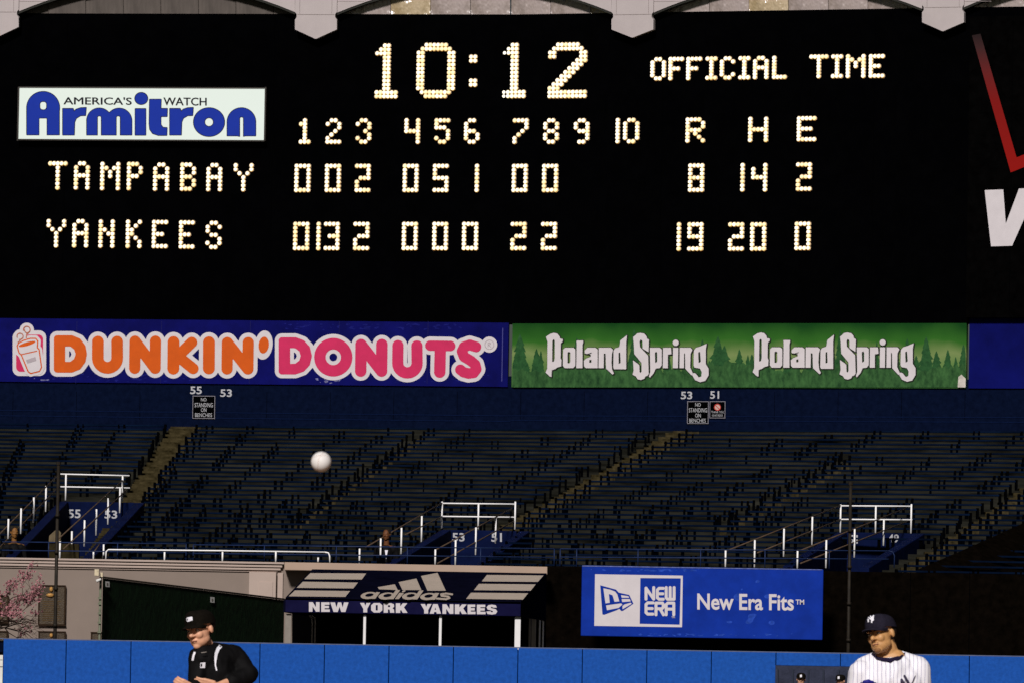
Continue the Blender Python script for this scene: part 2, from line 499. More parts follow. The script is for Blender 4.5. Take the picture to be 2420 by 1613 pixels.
def bulbs(glyph, x0_, y0_, x1_, y1_, kind='letter'):
    rows = G[glyph].split(); nc, nr = len(rows[0]), len(rows)
    cx, cy = (x0_ + x1_) / 2, (y0_ + y1_) / 2
    pl = PA if cx < 1207 else PB
    c = pl.hit(cx, cy, .02)
    s = (c - EYE).dot(fw) / F
    su = s / pl.u.x
    pw = (x1_ - x0_) / nc if nc > 1 else 9.0; ph = (y1_ - y0_) / nr if nr > 1 else 9
    pw = min(pw, 9.6)
    warm = random.choice((.05, .12, .3, .45))
    mb = MB()
    for r_ in range(nr):
        for q in range(nc):
            if rows[r_][q] != '1': continue
            o = c + pl.u * ((q - (nc - 1) / 2) * pw * su) + UZ * (-(r_ - (nr - 1) / 2) * ph * s)
            j = random.uniform(.93, 1.05)
            for (k, off, mi) in ((.66, .0, 2), (.555 * j, .02, 1), (.455 * j, .05, 3 if random.random() < warm else 0)):
                vs = []
                for a in range(8):
                    an = math.pi / 8 + a * math.pi / 4
                    vs.append(o + pl.u * (math.cos(an) * k * 8.8 * su) + UZ * (math.sin(an) * k * 9.5 * s) + pl.n * off)
                if mi in (0, 3):
                    vs.append(o + pl.n * (off + .02)); mb.add(vs, [(a, (a + 1) % 8, 8) for a in range(8)], mi)
                else: mb.add(vs, [tuple(range(8))], mi)
    return obj('lit_' + kind, mb, [M_bulb, M_bulbrim, M_bulbred, M_bulbwarm], sb)

def row(items, y0_, y1_, kind='digit'):
    for it in items:
        gl, a, b = it[:3]
        dy = it[3] if len(it) > 3 else 0
        bulbs(gl, a, y0_ + dy, b, y1_ + dy, kind)
bulbs('one', 886.7, 103.6, 940.5, 233.2, 'digit'); bulbs('zero', 984.5, 102, 1075.5, 232.8, 'digit')
bulbs('dots', 1109, 130, 1128, 149, 'colon_dot'); bulbs('dots', 1108.5, 186.5, 1127.5, 205.5, 'colon_dot')
bulbs('one', 1188.6, 102, 1243, 232.6, 'digit'); bulbs('two', 1295.7, 101, 1387.3, 232.6, 'digit')
row([('1', 707, 734), ('2', 770, 806.5), ('3', 841, 877.5), ('4', 956, 992.5), ('5', 1027, 1063.5), ('6', 1097, 1133.5), ('7', 1212, 1249), ('8', 1284.5, 1321), ('9', 1356.5, 1393)], 281, 340)
row([('1r', 1455, 1465), ('O', 1473, 1511)], 280, 339)
row([('R5', 1621, 1666, 0), ('H5', 1769, 1815, -1.5), ('E5', 1884, 1929, -3)], 279, 337, 'letter')
row([('0r', 696, 734), ('0r', 768, 805.5), ('2r', 839, 875.5), ('0r', 952, 989), ('5r', 1023, 1060), ('1r', 1122, 1132), ('0r', 1210, 1247), ('0r', 1281.5, 1319)], 388, 454.5)
row([('8r', 1627, 1664, 0), ('1r', 1750, 1760, -1), ('4r', 1776, 1813, -1), ('2r', 1882, 1918, -2.5)], 387, 454)
row([('0r', 693, 731), ('1r', 748.6, 757), ('3r', 765.5, 802.5), ('2r', 835, 873), ('0r', 950, 987), ('0r', 1022, 1058.5), ('0r', 1092, 1130), ('2r', 1207, 1244), ('2r', 1279, 1316)], 525, 591.7)
row([('1r', 1599, 1610, 0), ('9r', 1625, 1662, 0), ('2r', 1721.5, 1758, 0), ('0r', 1773.5, 1810.5, 0), ('0r', 1878.5, 1915.5, -1.5)], 526, 593)
row([('T5', 114, 159, 0), ('A', 175, 212, 0), ('M5', 237, 284, 1.5), ('P', 300, 337, 1.5), ('A', 362, 400, 3), ('B', 426, 463, 3), ('A', 488, 525, 4), ('Y5', 552, 599, 4.5)], 382, 448.5, 'letter')
row([('Y5', 110, 156, 0), ('A', 171, 209, 0), ('N', 233, 271, 1), ('K', 297.5, 335, 1.5), ('E', 359, 397, 2), ('E', 423, 460, 3), ('S', 486, 524, 4)], 518.5, 585, 'letter')
row([('O', 1538, 1573.5, 0), ('F', 1580.5, 1616, -.6), ('F', 1622.6, 1659, -1), ('I3', 1668, 1695, -1.5), ('C', 1702, 1737, -2), ('I3', 1745.6, 1773, -2.5), ('A', 1780.5, 1816, -3), ('L', 1826, 1859, -3.5)], 137, 190, 'letter')
row([('T5', 1913.6, 1957, 0), ('I3', 1965, 1992, -.3), ('M5', 2000, 2045, -.7), ('E', 2054, 2090.6, -1)], 130.6, 184.7, 'letter')

# ---------------------------------------------------------------- lit watch advertisement
ls = thing('lightbox_sign', 'white backlit watch advertisement with fat blue lettering on the scoreboard', 'sign', rect(PA, 44, 624, 209, 330, .02)[0])
mb = MB(); slab(mb, PA, 44.5, 624.5, 209, 330, .22, .2); obj('light_panel', mb, M_lightbox, ls)
mb = MB()
for a in ((41, 44.5, 206, 333), (624.5, 628, 206, 333), (44.5, 624.5, 206, 209), (44.5, 624.5, 330, 333)): slab(mb, PA, *a, .24, .23)
obj('frame', mb, mat('frame_dark', (.04, .035, .03), .6), ls)
Z1 = (0, 0, 2.941)
Zr = lambda dx: d_poly([(437 + dx, 757), (507 + dx, 757), (515 + dx, 778), (530 + dx, 762), (560 + dx, 752), (598 + dx, 750), (594 + dx, 803), (560 + dx, 804), (530 + dx, 822), (518 + dx, 850), (515 + dx, 938), (437 + dx, 938)])
armi = U_(
    sub(U_(d_ell(300, 752, 113), d_box(187, 752, 411, 937)), d_box(275, 705, 326, 767, 22), d_box(269, 820, 329, 960, 8)),
    Zr(0), Zr(744),
    sub(U_(d_ell(690, 840, 86), d_ell(828, 842, 87), d_box(604, 838, 915, 938)), d_box(675, 805, 706, 970, 14), d_box(806, 805, 838, 970, 14)),
    d_box(941, 758, 1012, 939), d_ell(982, 686, 43, 40),
    d_poly([(1041, 693), (1119, 693), (1117, 757), (1162, 757), (1160, 810), (1117, 810), (1117, 868), (1132, 888), (1160, 890), (1158, 941), (1100, 941), (1062, 928), (1042, 900), (1038, 860)]),
    sub(d_ell(1453, 850, 106, 98), d_ell(1453, 850, 32, 32)),
    sub(U_(d_ell(1678, 850, 98), d_box(1580, 850, 1776, 944)), d_box(1664, 812, 1694, 990, 14)))
decal('lettering_edge', grow(armi, 5), (170, 620, 1800, 965), 3.0, PA, .225, M_lightbox_txt, ls, Z1)
decal('lettering', armi, (170, 620, 1800, 965), 2.5, PA, .229, M_letterblue, ls, Z1)
for w_, bx_ in (("AMERICA'S", (150.5, 230, 311, 247.5)), ("WATCH", (386.5, 231, 488, 249.5))):
    for k, (a, b) in enumerate(((-.6, 0), (.6, 0), (0, .5))):
        text('small_lettering', w_, (bx_[0] + a, bx_[1] + b, bx_[2] + a, bx_[3] + b), PA, .229 + .0015 * k, M_lightbox_txt, ls, .0, .007)

# ---------------------------------------------------------------- white frieze along the top, metal behind its arches
fz = thing('frieze', 'pale arched stadium frieze with pointed pendants hanging before the scoreboard', 'frieze', PA.hit(745, 95, .6))
def bay(xa, xb, ye, h, dy=0):
    """arch plate between two pendants"""
    n = 18; x_a, x_b = xa, xb
    top = -230
    def yy(x):
        u = 2 * (x - (x_a + x_b) / 2) / (x_b - x_a); return ye - h * (1 - u * u) + dy * u
    mb = MB()
    for i in range(n):
        xl = x_a + (x_b - x_a) * i / n; xr = x_a + (x_b - x_a) * (i + 1) / n; pl = PA if (xl + xr) / 2 < 1207 else PB
        polyslab(mb, pl, [(xl, yy(xl)), (xr, yy(xr)), (xr, top), (xl, top)], .25, .10)
    obj('arch_plate', mb, M_frieze, fz)
    mb = MB()
    for i in range(n):
        xl = x_a + (x_b - x_a) * i / n; xr = x_a + (x_b - x_a) * (i + 1) / n; pl = PA if (xl + xr) / 2 < 1207 else PB
        polyslab(mb, pl, [(xl, yy(xl) + 5.5), (xr, yy(xr) + 5.5), (xr, yy(xr) + .5), (xl, yy(xl) + .5)], .23, .15)
    obj('arch_edge', mb, M_friezedark, fz)
    mb = MB()
    for x in (x_a + 70, x_a + 118, x_b - 118, x_b - 70):
        pl = PA if x < 1207 else PB
        slab(mb, pl, x, x + 1.3, top + 5, yy(x) - 3, .253, .003)
    slab(mb, PA if x_a < 1207 else PB, x_a + 2, x_a + 66, 3, 4.2, .253, .003)
    obj('plate_joint', mb, M_joint, fz)
bay(40, 697, 29, 70); bay(-700, -52, 25, 70)
bay(795, 1445, 30, 68, -1); bay(1543, 2179, 26, 68, -5); bay(2277, 2900, 14, 68, -4)
for x, pl, yt, y_tip in ((-6, PA, 28, 87), (746, PA, 34, 92), (1494, PB, 34, 89), (2228, PB, 17, 74)):
    prof = [(-49, -230), (-49, yt - 5), (-45, yt), (-45, yt + 7), (-49, yt + 13), (-49, yt + 36), (-1.5, y_tip), (1.5, y_tip), (50, yt + 36), (50, yt + 13), (46, yt + 7), (46, yt), (50, yt - 5), (50, -230)]
    mb = MB(); fr = [pl.hit(x + a + (0 if b > -200 else 5), b, .30) for a, b in prof]
    mb.hexa(fr, [v - pl.n * .15 for v in fr]); obj('pendant', mb, M_frieze, fz)
    mb = MB(); slab(mb, pl, x - 43, x + 44, yt, yt + 1.4, .304, .004)
    for q in (-36, 40): slab(mb, pl, x + q, x + q + 1, -225, yt - 1, .304, .004)
    obj('plate_joint', mb, M_joint, fz)
M_foil2 = mat('crumpled_metal_glint', (.30, .22, .11), .2, .3, 1.6, .30, 1.3, metal=.0, col2=(.62, .50, .34), stretch=(1.2, 1.2, .8), spec=1.0)  # warm tint put into the colour for yellow lamp reflections
for (xa, xb, pl, mt, lab, n) in ((-330, 735, PA, M_dull, 'dull grey-brown metal sheeting behind the leftmost full arch of the frieze', 12),
                         (735, 1206, PA, M_foil, 'shiny creased metal sheeting behind the left half of the central arch', 5), (1208, 2800, PB, M_foil, 'shiny creased metal sheeting glinting behind the right-hand arches of the frieze', 17)):
    t_ = thing('metal_cladding', lab, 'cladding', pl.hit((xa + xb) / 2, 60, -.06), 'metal sheeting behind the arches')
    for i in range(n):
        a = xa + (xb - xa) * i / n; b = xa + (xb - xa) * (i + 1) / n
        mb = MB(); polyslab(mb, pl, [(a + .6, 60), (b - .6, 60), (b - .6, -190), (a + .6, -190)], -.05 + (i % 3) * .02, .03)
        obj('metal_sheet', mb, M_foil2 if (mt is M_foil and i % 4 == 2) else mt, t_)
    mb = MB(); polyslab(mb, pl, [(xa, 60), (xb, 60), (xb, -190), (xa, -190)], -.1, .03); obj('backing', mb, M_bracket, t_)

# ---------------------------------------------------------------- billboard at the right with red chevron and white letter
bb = thing('billboard', 'black billboard at the right edge with a red chevron and big white letter', 'billboard', rect(PB, 2284, 2800, 36, 750, .1)[0])
mb = MB(); slab(mb, PB, 2286, 2800, 36, 750, .318, .3); obj('panel', mb, mat('billboard_black', (.0012, .0011, .0011), .95, .5, 4, spec=0), bb)
chev = U_(d_poly([(2297, 84), (2317, 80), (2402.5, 372.5), (2600, 292), (2600, 322), (2388.5, 408)]))
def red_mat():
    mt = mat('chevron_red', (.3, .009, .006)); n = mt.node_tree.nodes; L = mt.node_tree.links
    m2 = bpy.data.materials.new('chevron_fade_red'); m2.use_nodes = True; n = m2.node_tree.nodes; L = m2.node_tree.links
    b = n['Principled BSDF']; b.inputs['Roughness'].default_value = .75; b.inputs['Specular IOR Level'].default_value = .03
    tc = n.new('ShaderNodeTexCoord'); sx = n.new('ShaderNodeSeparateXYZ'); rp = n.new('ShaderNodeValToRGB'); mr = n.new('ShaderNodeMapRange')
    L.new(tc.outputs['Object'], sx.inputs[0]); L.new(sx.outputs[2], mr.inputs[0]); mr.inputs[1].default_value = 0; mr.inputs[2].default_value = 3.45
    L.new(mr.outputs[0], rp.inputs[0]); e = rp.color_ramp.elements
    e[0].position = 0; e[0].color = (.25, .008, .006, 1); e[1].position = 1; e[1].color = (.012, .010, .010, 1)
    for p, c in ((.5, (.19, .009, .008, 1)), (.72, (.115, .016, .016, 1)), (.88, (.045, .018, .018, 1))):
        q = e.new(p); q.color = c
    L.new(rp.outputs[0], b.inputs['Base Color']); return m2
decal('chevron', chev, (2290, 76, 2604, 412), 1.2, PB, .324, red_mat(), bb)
decal('letter', d_poly([(2327, 449.5), (2371, 448), (2377, 529), (2408, 446), (2453, 444), (2392, 581), (2342, 582.5)]), (2320, 440, 2460, 588), 1, PB, .328, M_signwhite, bb)
for k in range(5):
    mb = MB(); slab(mb, PB, 2286 + k * 103, 2287.5 + k * 103, 38, 748, .322, .004); obj('panel_joint', mb, M_black, bb)

# ---------------------------------------------------------------- navy back wall and plain blue panel
bw = thing('back_wall', 'dark navy wall behind the top bleacher row carrying section numbers', 'wall', PA.hit(900, 1010, 0))
mb = MB(); slab(mb, PA, -330, 1207, 880, 1120, .05, .5); obj('wall_panel', mb, M_navy, bw)
mb = MB(); slab(mb, PB, 1207, 2800, 895, 1130, .05, .5); obj('wall_panel', mb, M_navy, bw)
for pl, a, b, y in ((PA, -330, 1207, 985), (PB, 1207, 2800, 994), (PA, -330, 1207, 972), (PB, 1207, 2800, 983)):
    mb = MB(); slab(mb, pl, a, b, y, y + 2.2, .062, .02); obj('ledge', mb, mat('navy_ledge', (.0035, .008, .032), .7, .2, 4, spec=.0), bw)
mb = MB()
for q in range(16):
    x = 30 + q * 150; pl = PA if x < 1207 else PB
    slab(mb, pl, x, x + .8, 925, 990, .054, .004)
obj('panel_joint', mb, M_bracket, bw)
bp = setprops(obj('blank_panel', (lambda m_: (slab(m_, PB, 2290, 2800, 750, 917, .10, .14), m_)[1])(MB()), M_bluepanel), 'plain dark blue panel right of the green water advertisement', 'panel')

def numwall(s, box, pl, par, off=.055, mt=M_signwhite, slope=.01):
    return text('section_number', s, box, pl, off, mt, par, .02, slope)
M_num = mat('number_pale', (.42, .42, .44), .6)
numwall('55', (449.5, 912, 477, 930), PA, bw, mt=M_num); numwall('53', (520.5, 918.5, 548, 936.5), PA, bw, mt=M_num)
numwall('53', (1609, 924, 1636, 942), PB, bw, mt=M_num, slope=0); numwall('51', (1678, 923, 1699.5, 941), PB, bw, mt=M_num, slope=0)

def notice(x0_, x1_, y0_, y1_, pl, label, lines, logo=False):
    t = thing('notice_sign', label, 'sign', rect(pl, x0_, x1_, y0_, y1_, .0)[0], 'small notices on the navy back wall')
    mb = MB(); slab(mb, pl, x0_, x1_, y0_, y1_, .08, .03); obj('plate', mb, M_black, t)
    mb = MB()
    for a in ((x0_, x1_, y0_, y0_ + 1.3), (x0_, x1_, y1_ - 1.3, y1_), (x0_, x0_ + 1.3, y0_ + 1.3, y1_ - 1.3), (x1_ - 1.3, x1_, y0_ + 1.3, y1_ - 1.3)):
        slab(mb, pl, *a, .09, .01)
    obj('border', mb, mat('notice_border', (.22, .21, .24), .6), t)
    for s, a, b, c, d in lines: text('lettering', s, (a, b, c, d), pl, .084, M_num, t, .0, .005)
    if logo:
        cx, cy = (x0_ + x1_) / 2, y0_ + 14
        decal('symbol', d_ell(cx, cy, 8), (cx - 9, cy - 9, cx + 9, cy + 9), .8, pl, .086, mat('symbol_pale', (.55, .35, .3), .6), t)
        decal('symbol_ring', U_(ring(d_ell(cx, cy, 7.2), .9), d_cap([(cx - 5, cy - 5), (cx + 5, cy + 5)], .8)), (cx - 9, cy - 9, cx + 9, cy + 9), .6, pl, .090, mat('symbol_red', (.45, .04, .03), .6), t)
notice(455, 508, 934, 988, PA, 'square black no-standing notice under the white 55 on the left',
       [('NO', 475, 939, 488, 947), ('STANDING', 460, 951, 503, 961), ('ON', 475, 963, 488, 972), ('BENCHES', 461, 975, 501, 984)])
notice(1624, 1674.5, 947, 1000, PB, 'larger square black lettered notice on the right, beside the round-symbol sign',
       [('NO', 1643, 951, 1656, 959.5), ('STANDING', 1628, 963, 1671, 973), ('ON', 1643, 976, 1656, 985), ('BENCHES', 1629, 988, 1668, 997)])
notice(1677, 1714, 947, 987, PB, 'smaller black sign bearing a round red and white symbol',
       [('THANK YOU', 1681, 970, 1710, 975), ('FOR NOT SMOKING', 1683, 978, 1708, 983)], True)

# ---------------------------------------------------------------- donut advertisement
PS = PA
ds = thing('advertising_sign', 'long navy advertisement with orange and pink doughnut shop lettering', 'sign', rect(PA, -6, 1200, 757, 906, .1)[0])
mb = MB(); slab(mb, PA, -60, 1201, 757, 906.5, .1, .14); obj('panel', mb, M_navysign, ds)
for x in (180, 380, 590, 800, 1010):
    mb = MB(); slab(mb, PA, x, x + 1.0, 759, 905, .102, .004); obj('panel_joint', mb, mat('navy_joint', (.003, .003, .07), .6), ds)
mb = MB()
for a in ((1186, 1188, 775, 900), ): slab(mb, PA, *a, .103, .004)
obj('panel_edge', mb, mat('scuff', (.05, .05, .2), .6), ds)
Za = (0, 730, 3.795); Zb = (600, 730, 3.795)
Dout = [(513, 265), (640, 265), (700, 290), (738, 340), (749, 400), (738, 460), (700, 512), (640, 536), (513, 536)]
Dh = [(586, 336), (630, 336), (663, 362), (676, 402), (663, 442), (630, 468), (586, 468)]
def Nn(x0_, x1_, yt, yb, r=50): return d_cap([(x0_, yb), (x0_ + 3, yt), (x1_ - 3, yb), (x1_, yt)], r)
dunk = U_(sub(d_poly(Dout, 30), d_poly(Dh, 2)), d_cap([(878, 292), (877, 437)] + arc_pts(964, 437, 87, 180, 0) + [(1050, 292)], 52),
          Nn(1208, 1394, 288, 527, 50), d_cap([(1556, 296), (1554, 530)], 53), d_cap([(1720, 298), (1595, 420), (1732, 530)], 49),
          d_cap([(1874, 298), (1873, 528)], 53), Nn(2036, 2226, 300, 533, 50))
apo = d_ell(88, 322, 46, 74, .12)
don = U_(sub(d_poly([(252, 283), (370, 283), (432, 306), (474, 352), (490, 418), (474, 485), (432, 530), (370, 552), (252, 552)], 30), d_poly([(327, 350), (370, 352), (405, 378), (418, 418), (405, 458), (370, 484), (327, 486)], 2)),
         sub(d_ell(712, 430, 171), d_ell(712, 430, 69)), Nn(958, 1148, 318, 553, 51),
         d_cap([(1292, 327), (1290, 482)] + arc_pts(1377, 482, 87, 180, 0) + [(1462, 330)], 50),
         d_cap([(1582, 327), (1762, 330)], 46), d_cap([(1672, 345), (1667, 562)], 51),
         d_cap([(1992, 338), (1935, 320), (1885, 338), (1866, 378), (1885, 425), (1948, 462), (1985, 495), (1995, 535), (1970, 568), (1925, 574), (1880, 562), (1852, 540)], 47))
decal('lettering_border', grow(dunk, 36), (430, 180, 2340, 640), 4, PA, .106, M_signwhite, ds, Za)
decal('lettering_border', U_(grow(don, 34), grow(apo, 34), d_ell(2112, 318, 70)), (-20, 190, 2200, 680), 4, PA, .108, M_signwhite, ds, Zb)
decal('lettering', dunk, (470, 225, 2290, 590), 3, PA, .112, M_orange, ds, Za)
decal('apostrophe', apo, (30, 240, 150, 410), 3, PA, .112, M_orange, ds, Zb)
decal('lettering', don, (210, 240, 2070, 640), 3, PA, .112, M_pink, ds, Zb)
M_pale = mat('sign_greyish', (.40, .34, .36), .6)
decal('trademark', U_(ring(d_ell(2112, 318, 40), 3.2), d_cap([(2100, 338), (2100, 300), (2118, 300), (2122, 312), (2104, 320), (2124, 338)], 3)), (2060, 270, 2165, 366), 3, PA, .112, M_pale, ds, Zb)
decal('cup_badge', U_(d_box(113, 193, 414, 596, 62), d_ell(240, 188, 64), d_ell(180, 240, 56)), (95, 110, 430, 610), 4, PA, .106, M_signwhite, ds, Za)
decal('badge_pink', d_box(145, 230, 386, 558, 40), (135, 220, 396, 568), 3, PA, .110, M_pink, ds, Za)
cup = d_poly([(152, 330), (165, 305), (210, 280), (270, 262), (320, 262), (340, 285), (336, 345), (352, 360), (374, 520), (355, 556), (275, 576), (252, 560), (190, 410), (168, 390)], 4)
decal('badge_gap', U_(grow(cup, 22), d_box(145, 225, 246, 330, 8)), (120, 215, 410, 605), 3, PA, .114, M_signwhite, ds, Za)
decal('cup_outline', cup, (140, 250, 390, 590), 3, PA, .118, M_orange, ds, Za)
decal('cup', sub(grow(cup, -11), d_cap([(195, 405), (330, 375)], 5), d_ell(243, 313, 78, 17, -.28)), (140, 250, 390, 590), 2.5, PA, .122, M_signwhite, ds, Za)
decal('cup_band', d_poly([(232, 455), (318, 425), (326, 460), (246, 485)]), (225, 420, 332, 490), 3, PA, .126, M_pale, ds, Za)
decal('steam', U_(d_cap(arc_pts(240, 185, 30, -190, 90) + [(225, 205), (215, 180)], 4.5), d_cap([(262, 205), (240, 225), (235, 258)], 5), d_cap(arc_pts(180, 245, 28, -200, 100), 4.5), d_cap([(196, 262), (170, 290), (160, 300)], 4)), (135, 140, 285, 310), 3, PA, .118, mat('steam_brown', (.42, .13, .07), .6), ds, Za)

# ---------------------------------------------------------------- green water advertisement
gs = thing('advertising_sign', 'green advertisement with forest picture and two white gothic spring water names', 'sign', rect(PB, 1210, 2283, 763, 915, .1)[0])
def grad_mat():
    mt = bpy.data.materials.new('forest_sky_print'); mt.use_nodes = True; n = mt.node_tree.nodes; L = mt.node_tree.links
    b = n['Principled BSDF']; b.inputs['Roughness'].default_value = .65; b.inputs['Specular IOR Level'].default_value = .05
    tc = n.new('ShaderNodeTexCoord'); sx = n.new('ShaderNodeSeparateXYZ'); L.new(tc.outputs['Object'], sx.inputs[0])
    nz = n.new('ShaderNodeTexNoise'); nz.inputs['Scale'].default_value = 1.1; L.new(tc.outputs['Object'], nz.inputs[0])
    ad = n.new('ShaderNodeMath'); ad.operation = 'MULTIPLY_ADD'; ad.inputs[1].default_value = .55; L.new(nz.outputs[0], ad.inputs[0]); L.new(sx.outputs[2], ad.inputs[2])
    mr = n.new('ShaderNodeMapRange'); mr.inputs[1].default_value = .27; mr.inputs[2].default_value = 1.84; L.new(ad.outputs[0], mr.inputs[0])
    rp = n.new('ShaderNodeValToRGB'); L.new(mr.outputs[0], rp.inputs[0]); e = rp.color_ramp.elements
    e[0].position = 0; e[0].color = (.03, .10, .025, 1); e[1].position = 1; e[1].color = (.005, .045, .007, 1)
    for p, c in ((.35, (.11, .20, .055, 1)), (.52, (.17, .235, .08, 1)), (.72, (.028, .12, .015, 1))):
        q = e.new(p); q.color = c
    L.new(rp.outputs[0], b.inputs['Base Color']); return mt
mb = MB(); slab(mb, PB, 1210, 2283.5, 764, 915, .1, .14); obj('panel', mb, grad_mat(), gs)
rng = random.Random(5)
trees = []
def pine(x, yt, yb, w):
    pts = [(x, yt)]; n = 9
    for i in range(1, n + 1):
        y = yt + (yb - yt) * i / n; ww = 1.45 * w * (i / n) ** .75
        pts += [(x + ww * rng.uniform(.75, 1.15), y + rng.uniform(-1, 2)), (x + ww * .72, y + 1)]
    lp = []
    for i in range(n, 0, -1):
        y = yt + (yb - yt) * i / n; ww = 1.45 * w * (i / n) ** .75
        lp += [(x - ww * .72, y + 1), (x - ww * rng.uniform(.75, 1.15), y + rng.uniform(-1, 2))]
    return pts + lp
big = [(1229, 787, 22), (1268, 822, 17), (1697, 793, 24), (1712, 815, 20), (1747, 823, 15), (1777, 835, 14), (1363, 796, 14), (1499, 775, 15), (1660, 800, 14),
       (1200, 806, 16), (2189, 794, 20), (2213, 828, 17), (2240, 824, 14), (2277, 812, 14), (1863, 798, 12), (1985, 776, 13), (2144, 798, 14), (2165, 838, 14), (1907, 812, 10), (2072, 803, 9)]
M_pine1 = mat('pine_print', (.006, .045, .011), .6, .3, 9, col2=(.022, .095, .024))
M_pine2 = mat('pine_print_near', (.005, .036, .008), .6, .3, 5, col2=(.040, .125, .032), stretch=(1.6, 1.6, .8))
V = []; Fs = []
x = 1216
while x < 2278:
    big.append((x, rng.uniform(826, 856), rng.uniform(8, 14))); x += rng.uniform(13, 34)
mbt = MB()
for (x, yt, w) in big:
    if x < 1212: continue
    p_ = [(min(2282.5, max(1211, a)), min(914, b)) for a, b in pine(x, yt, 915, w)]
    V, Fs = shape(d_poly(p_), (max(1210, x - w * 1.9), yt - 2, min(2284, x + w * 1.9), 916), 1.1, lambda u, v, q=len(trees): PB.hit(u, v, .1035 + .00012 * q))
    b0 = len(mbt.v); mbt.v += V; mbt.f += [tuple(i + b0 for i in f) for f in Fs]; mbt.mi += [0] * len(Fs); trees.append(1)
obj('printed_trees', mbt, M_pine1, gs, fix=False, kind='stuff')
base = [(1211, 914)]
x = 1211
while x < 2282:
    base.append((x, 868 + 8 * math.sin(x * .021) + rng.uniform(-9, 6))); x += rng.uniform(4, 9)
base.append((2282.5, 914))
base[-2] = (2282.5, base[-2][1]); base[1] = (1211, base[1][1])
decal('printed_treeline', d_poly(base), (1208, 850, 2285, 916), 1.5, PB, .1125, M_pine2, gs)
ZP = (1180, 730, 3.795)
L_ = [
 sub(d_poly([(418, 250), (440, 235), (460, 222), (490, 215), (520, 222), (540, 245), (545, 265), (570, 270), (568, 290), (552, 305), (550, 440), (558, 455), (555, 510), (520, 520), (500, 535), (470, 545), (468, 605), (452, 600), (415, 565), (430, 530), (432, 290)]), d_poly([(476, 282), (490, 270), (497, 285), (497, 440), (490, 468), (474, 472)])),
 sub(d_poly([(572, 362), (590, 345), (665, 345), (682, 360), (682, 505), (662, 526), (587, 526), (570, 505)]), d_poly([(612, 388), (626, 380), (637, 390), (637, 470), (628, 485), (612, 482)])),
 d_poly([(692, 282), (752, 282), (752, 300), (746, 320), (746, 526), (690, 526), (694, 320)]),
 sub(d_poly([(765, 395), (765, 370), (790, 345), (862, 345), (882, 360), (882, 526), (775, 526), (760, 510), (758, 460), (780, 440), (820, 425), (820, 405)]), d_poly([(806, 456), (826, 450), (826, 476), (808, 480)]), d_cap([(762, 412), (826, 392)], 4)),
 d_poly([(892, 345), (1000, 345), (1020, 362), (1010, 400), (1006, 475), (1012, 540), (1028, 572), (1015, 584), (985, 555), (957, 530), (953, 400), (938, 395), (936, 526), (890, 526)]),
 sub(d_poly([(1025, 370), (1040, 350), (1075, 340), (1080, 320), (1085, 282), (1145, 235), (1138, 300), (1138, 536), (1030, 536), (1022, 520)]), d_poly([(1070, 392), (1084, 385), (1088, 480), (1070, 490)])),
 d_poly([(1200, 252), (1218, 238), (1235, 220), (1265, 215), (1300, 222), (1320, 245), (1325, 265), (1342, 275), (1338, 386), (1285, 352), (1283, 285), (1268, 272), (1258, 290), (1262, 340), (1335, 415), (1340, 580), (1325, 596), (1310, 600), (1300, 620), (1270, 632), (1240, 625), (1225, 600), (1195, 585), (1205, 545), (1198, 456), (1245, 490), (1256, 500), (1258, 560), (1268, 570), (1276, 555), (1275, 480), (1210, 400), (1205, 300)]),
 sub(d_poly([(1350, 345), (1440, 345), (1457, 360), (1457, 500), (1440, 525), (1402, 530), (1385, 570), (1350, 612), (1342, 600), (1354, 560)]), d_poly([(1395, 388), (1410, 380), (1416, 395), (1416, 470), (1398, 482)])),
 d_poly([(1468, 345), (1540, 345), (1545, 402), (1512, 406), (1512, 526), (1466, 526)]),
 U_(d_poly([(1558, 345), (1605, 345), (1602, 526), (1556, 526)]), d_ell(1582, 302, 27)),
 d_poly([(1618, 345), (1715, 345), (1732, 362), (1715, 400), (1712, 520), (1737, 575), (1725, 592), (1690, 555), (1668, 530), (1666, 400), (1657, 390), (1656, 526), (1616, 526)]),
 sub(d_poly([(1745, 370), (1765, 345), (1800, 335), (1860, 310), (1852, 360), (1852, 490), (1877, 530), (1877, 590), (1847, 640), (1800, 652), (1755, 632), (1730, 590), (1742, 568), (1762, 575), (1790, 610), (1812, 600), (1815, 560), (1800, 530), (1750, 520), (1742, 500)]), d_poly([(1784, 388), (1800, 380), (1807, 470), (1788, 482)]))]
M_inkgreen = mat('lettering_shadow', (.012, .018, .010), .6)
for dx, dy in ((0, 0), (489.1, -1)):
    z = (1180 + dx, 730 + dy, 3.795)
    ps = U_(*L_)
    decal('lettering_shadow', lambda X, Y: ps(X - 5, Y - 2) - 7, (395, 195, 1900, 670), 3.5, PB, .124, M_inkgreen, gs, z)
    decal('lettering', ps, (405, 205, 1890, 660), 2.6, PB, .128, M_signwhite, gs, z)
decal('painted_glare', d_poly([(2263, 914), (2265, 889), (2272, 884), (2282, 893), (2282, 914)], 0), (2258, 876, 2283, 915), 1, PB, .132, mat('glare_mark', (.55, .5, .44), .5, .3, 6), gs)  # lit whitish patch, painted onto the sign as a pale shape

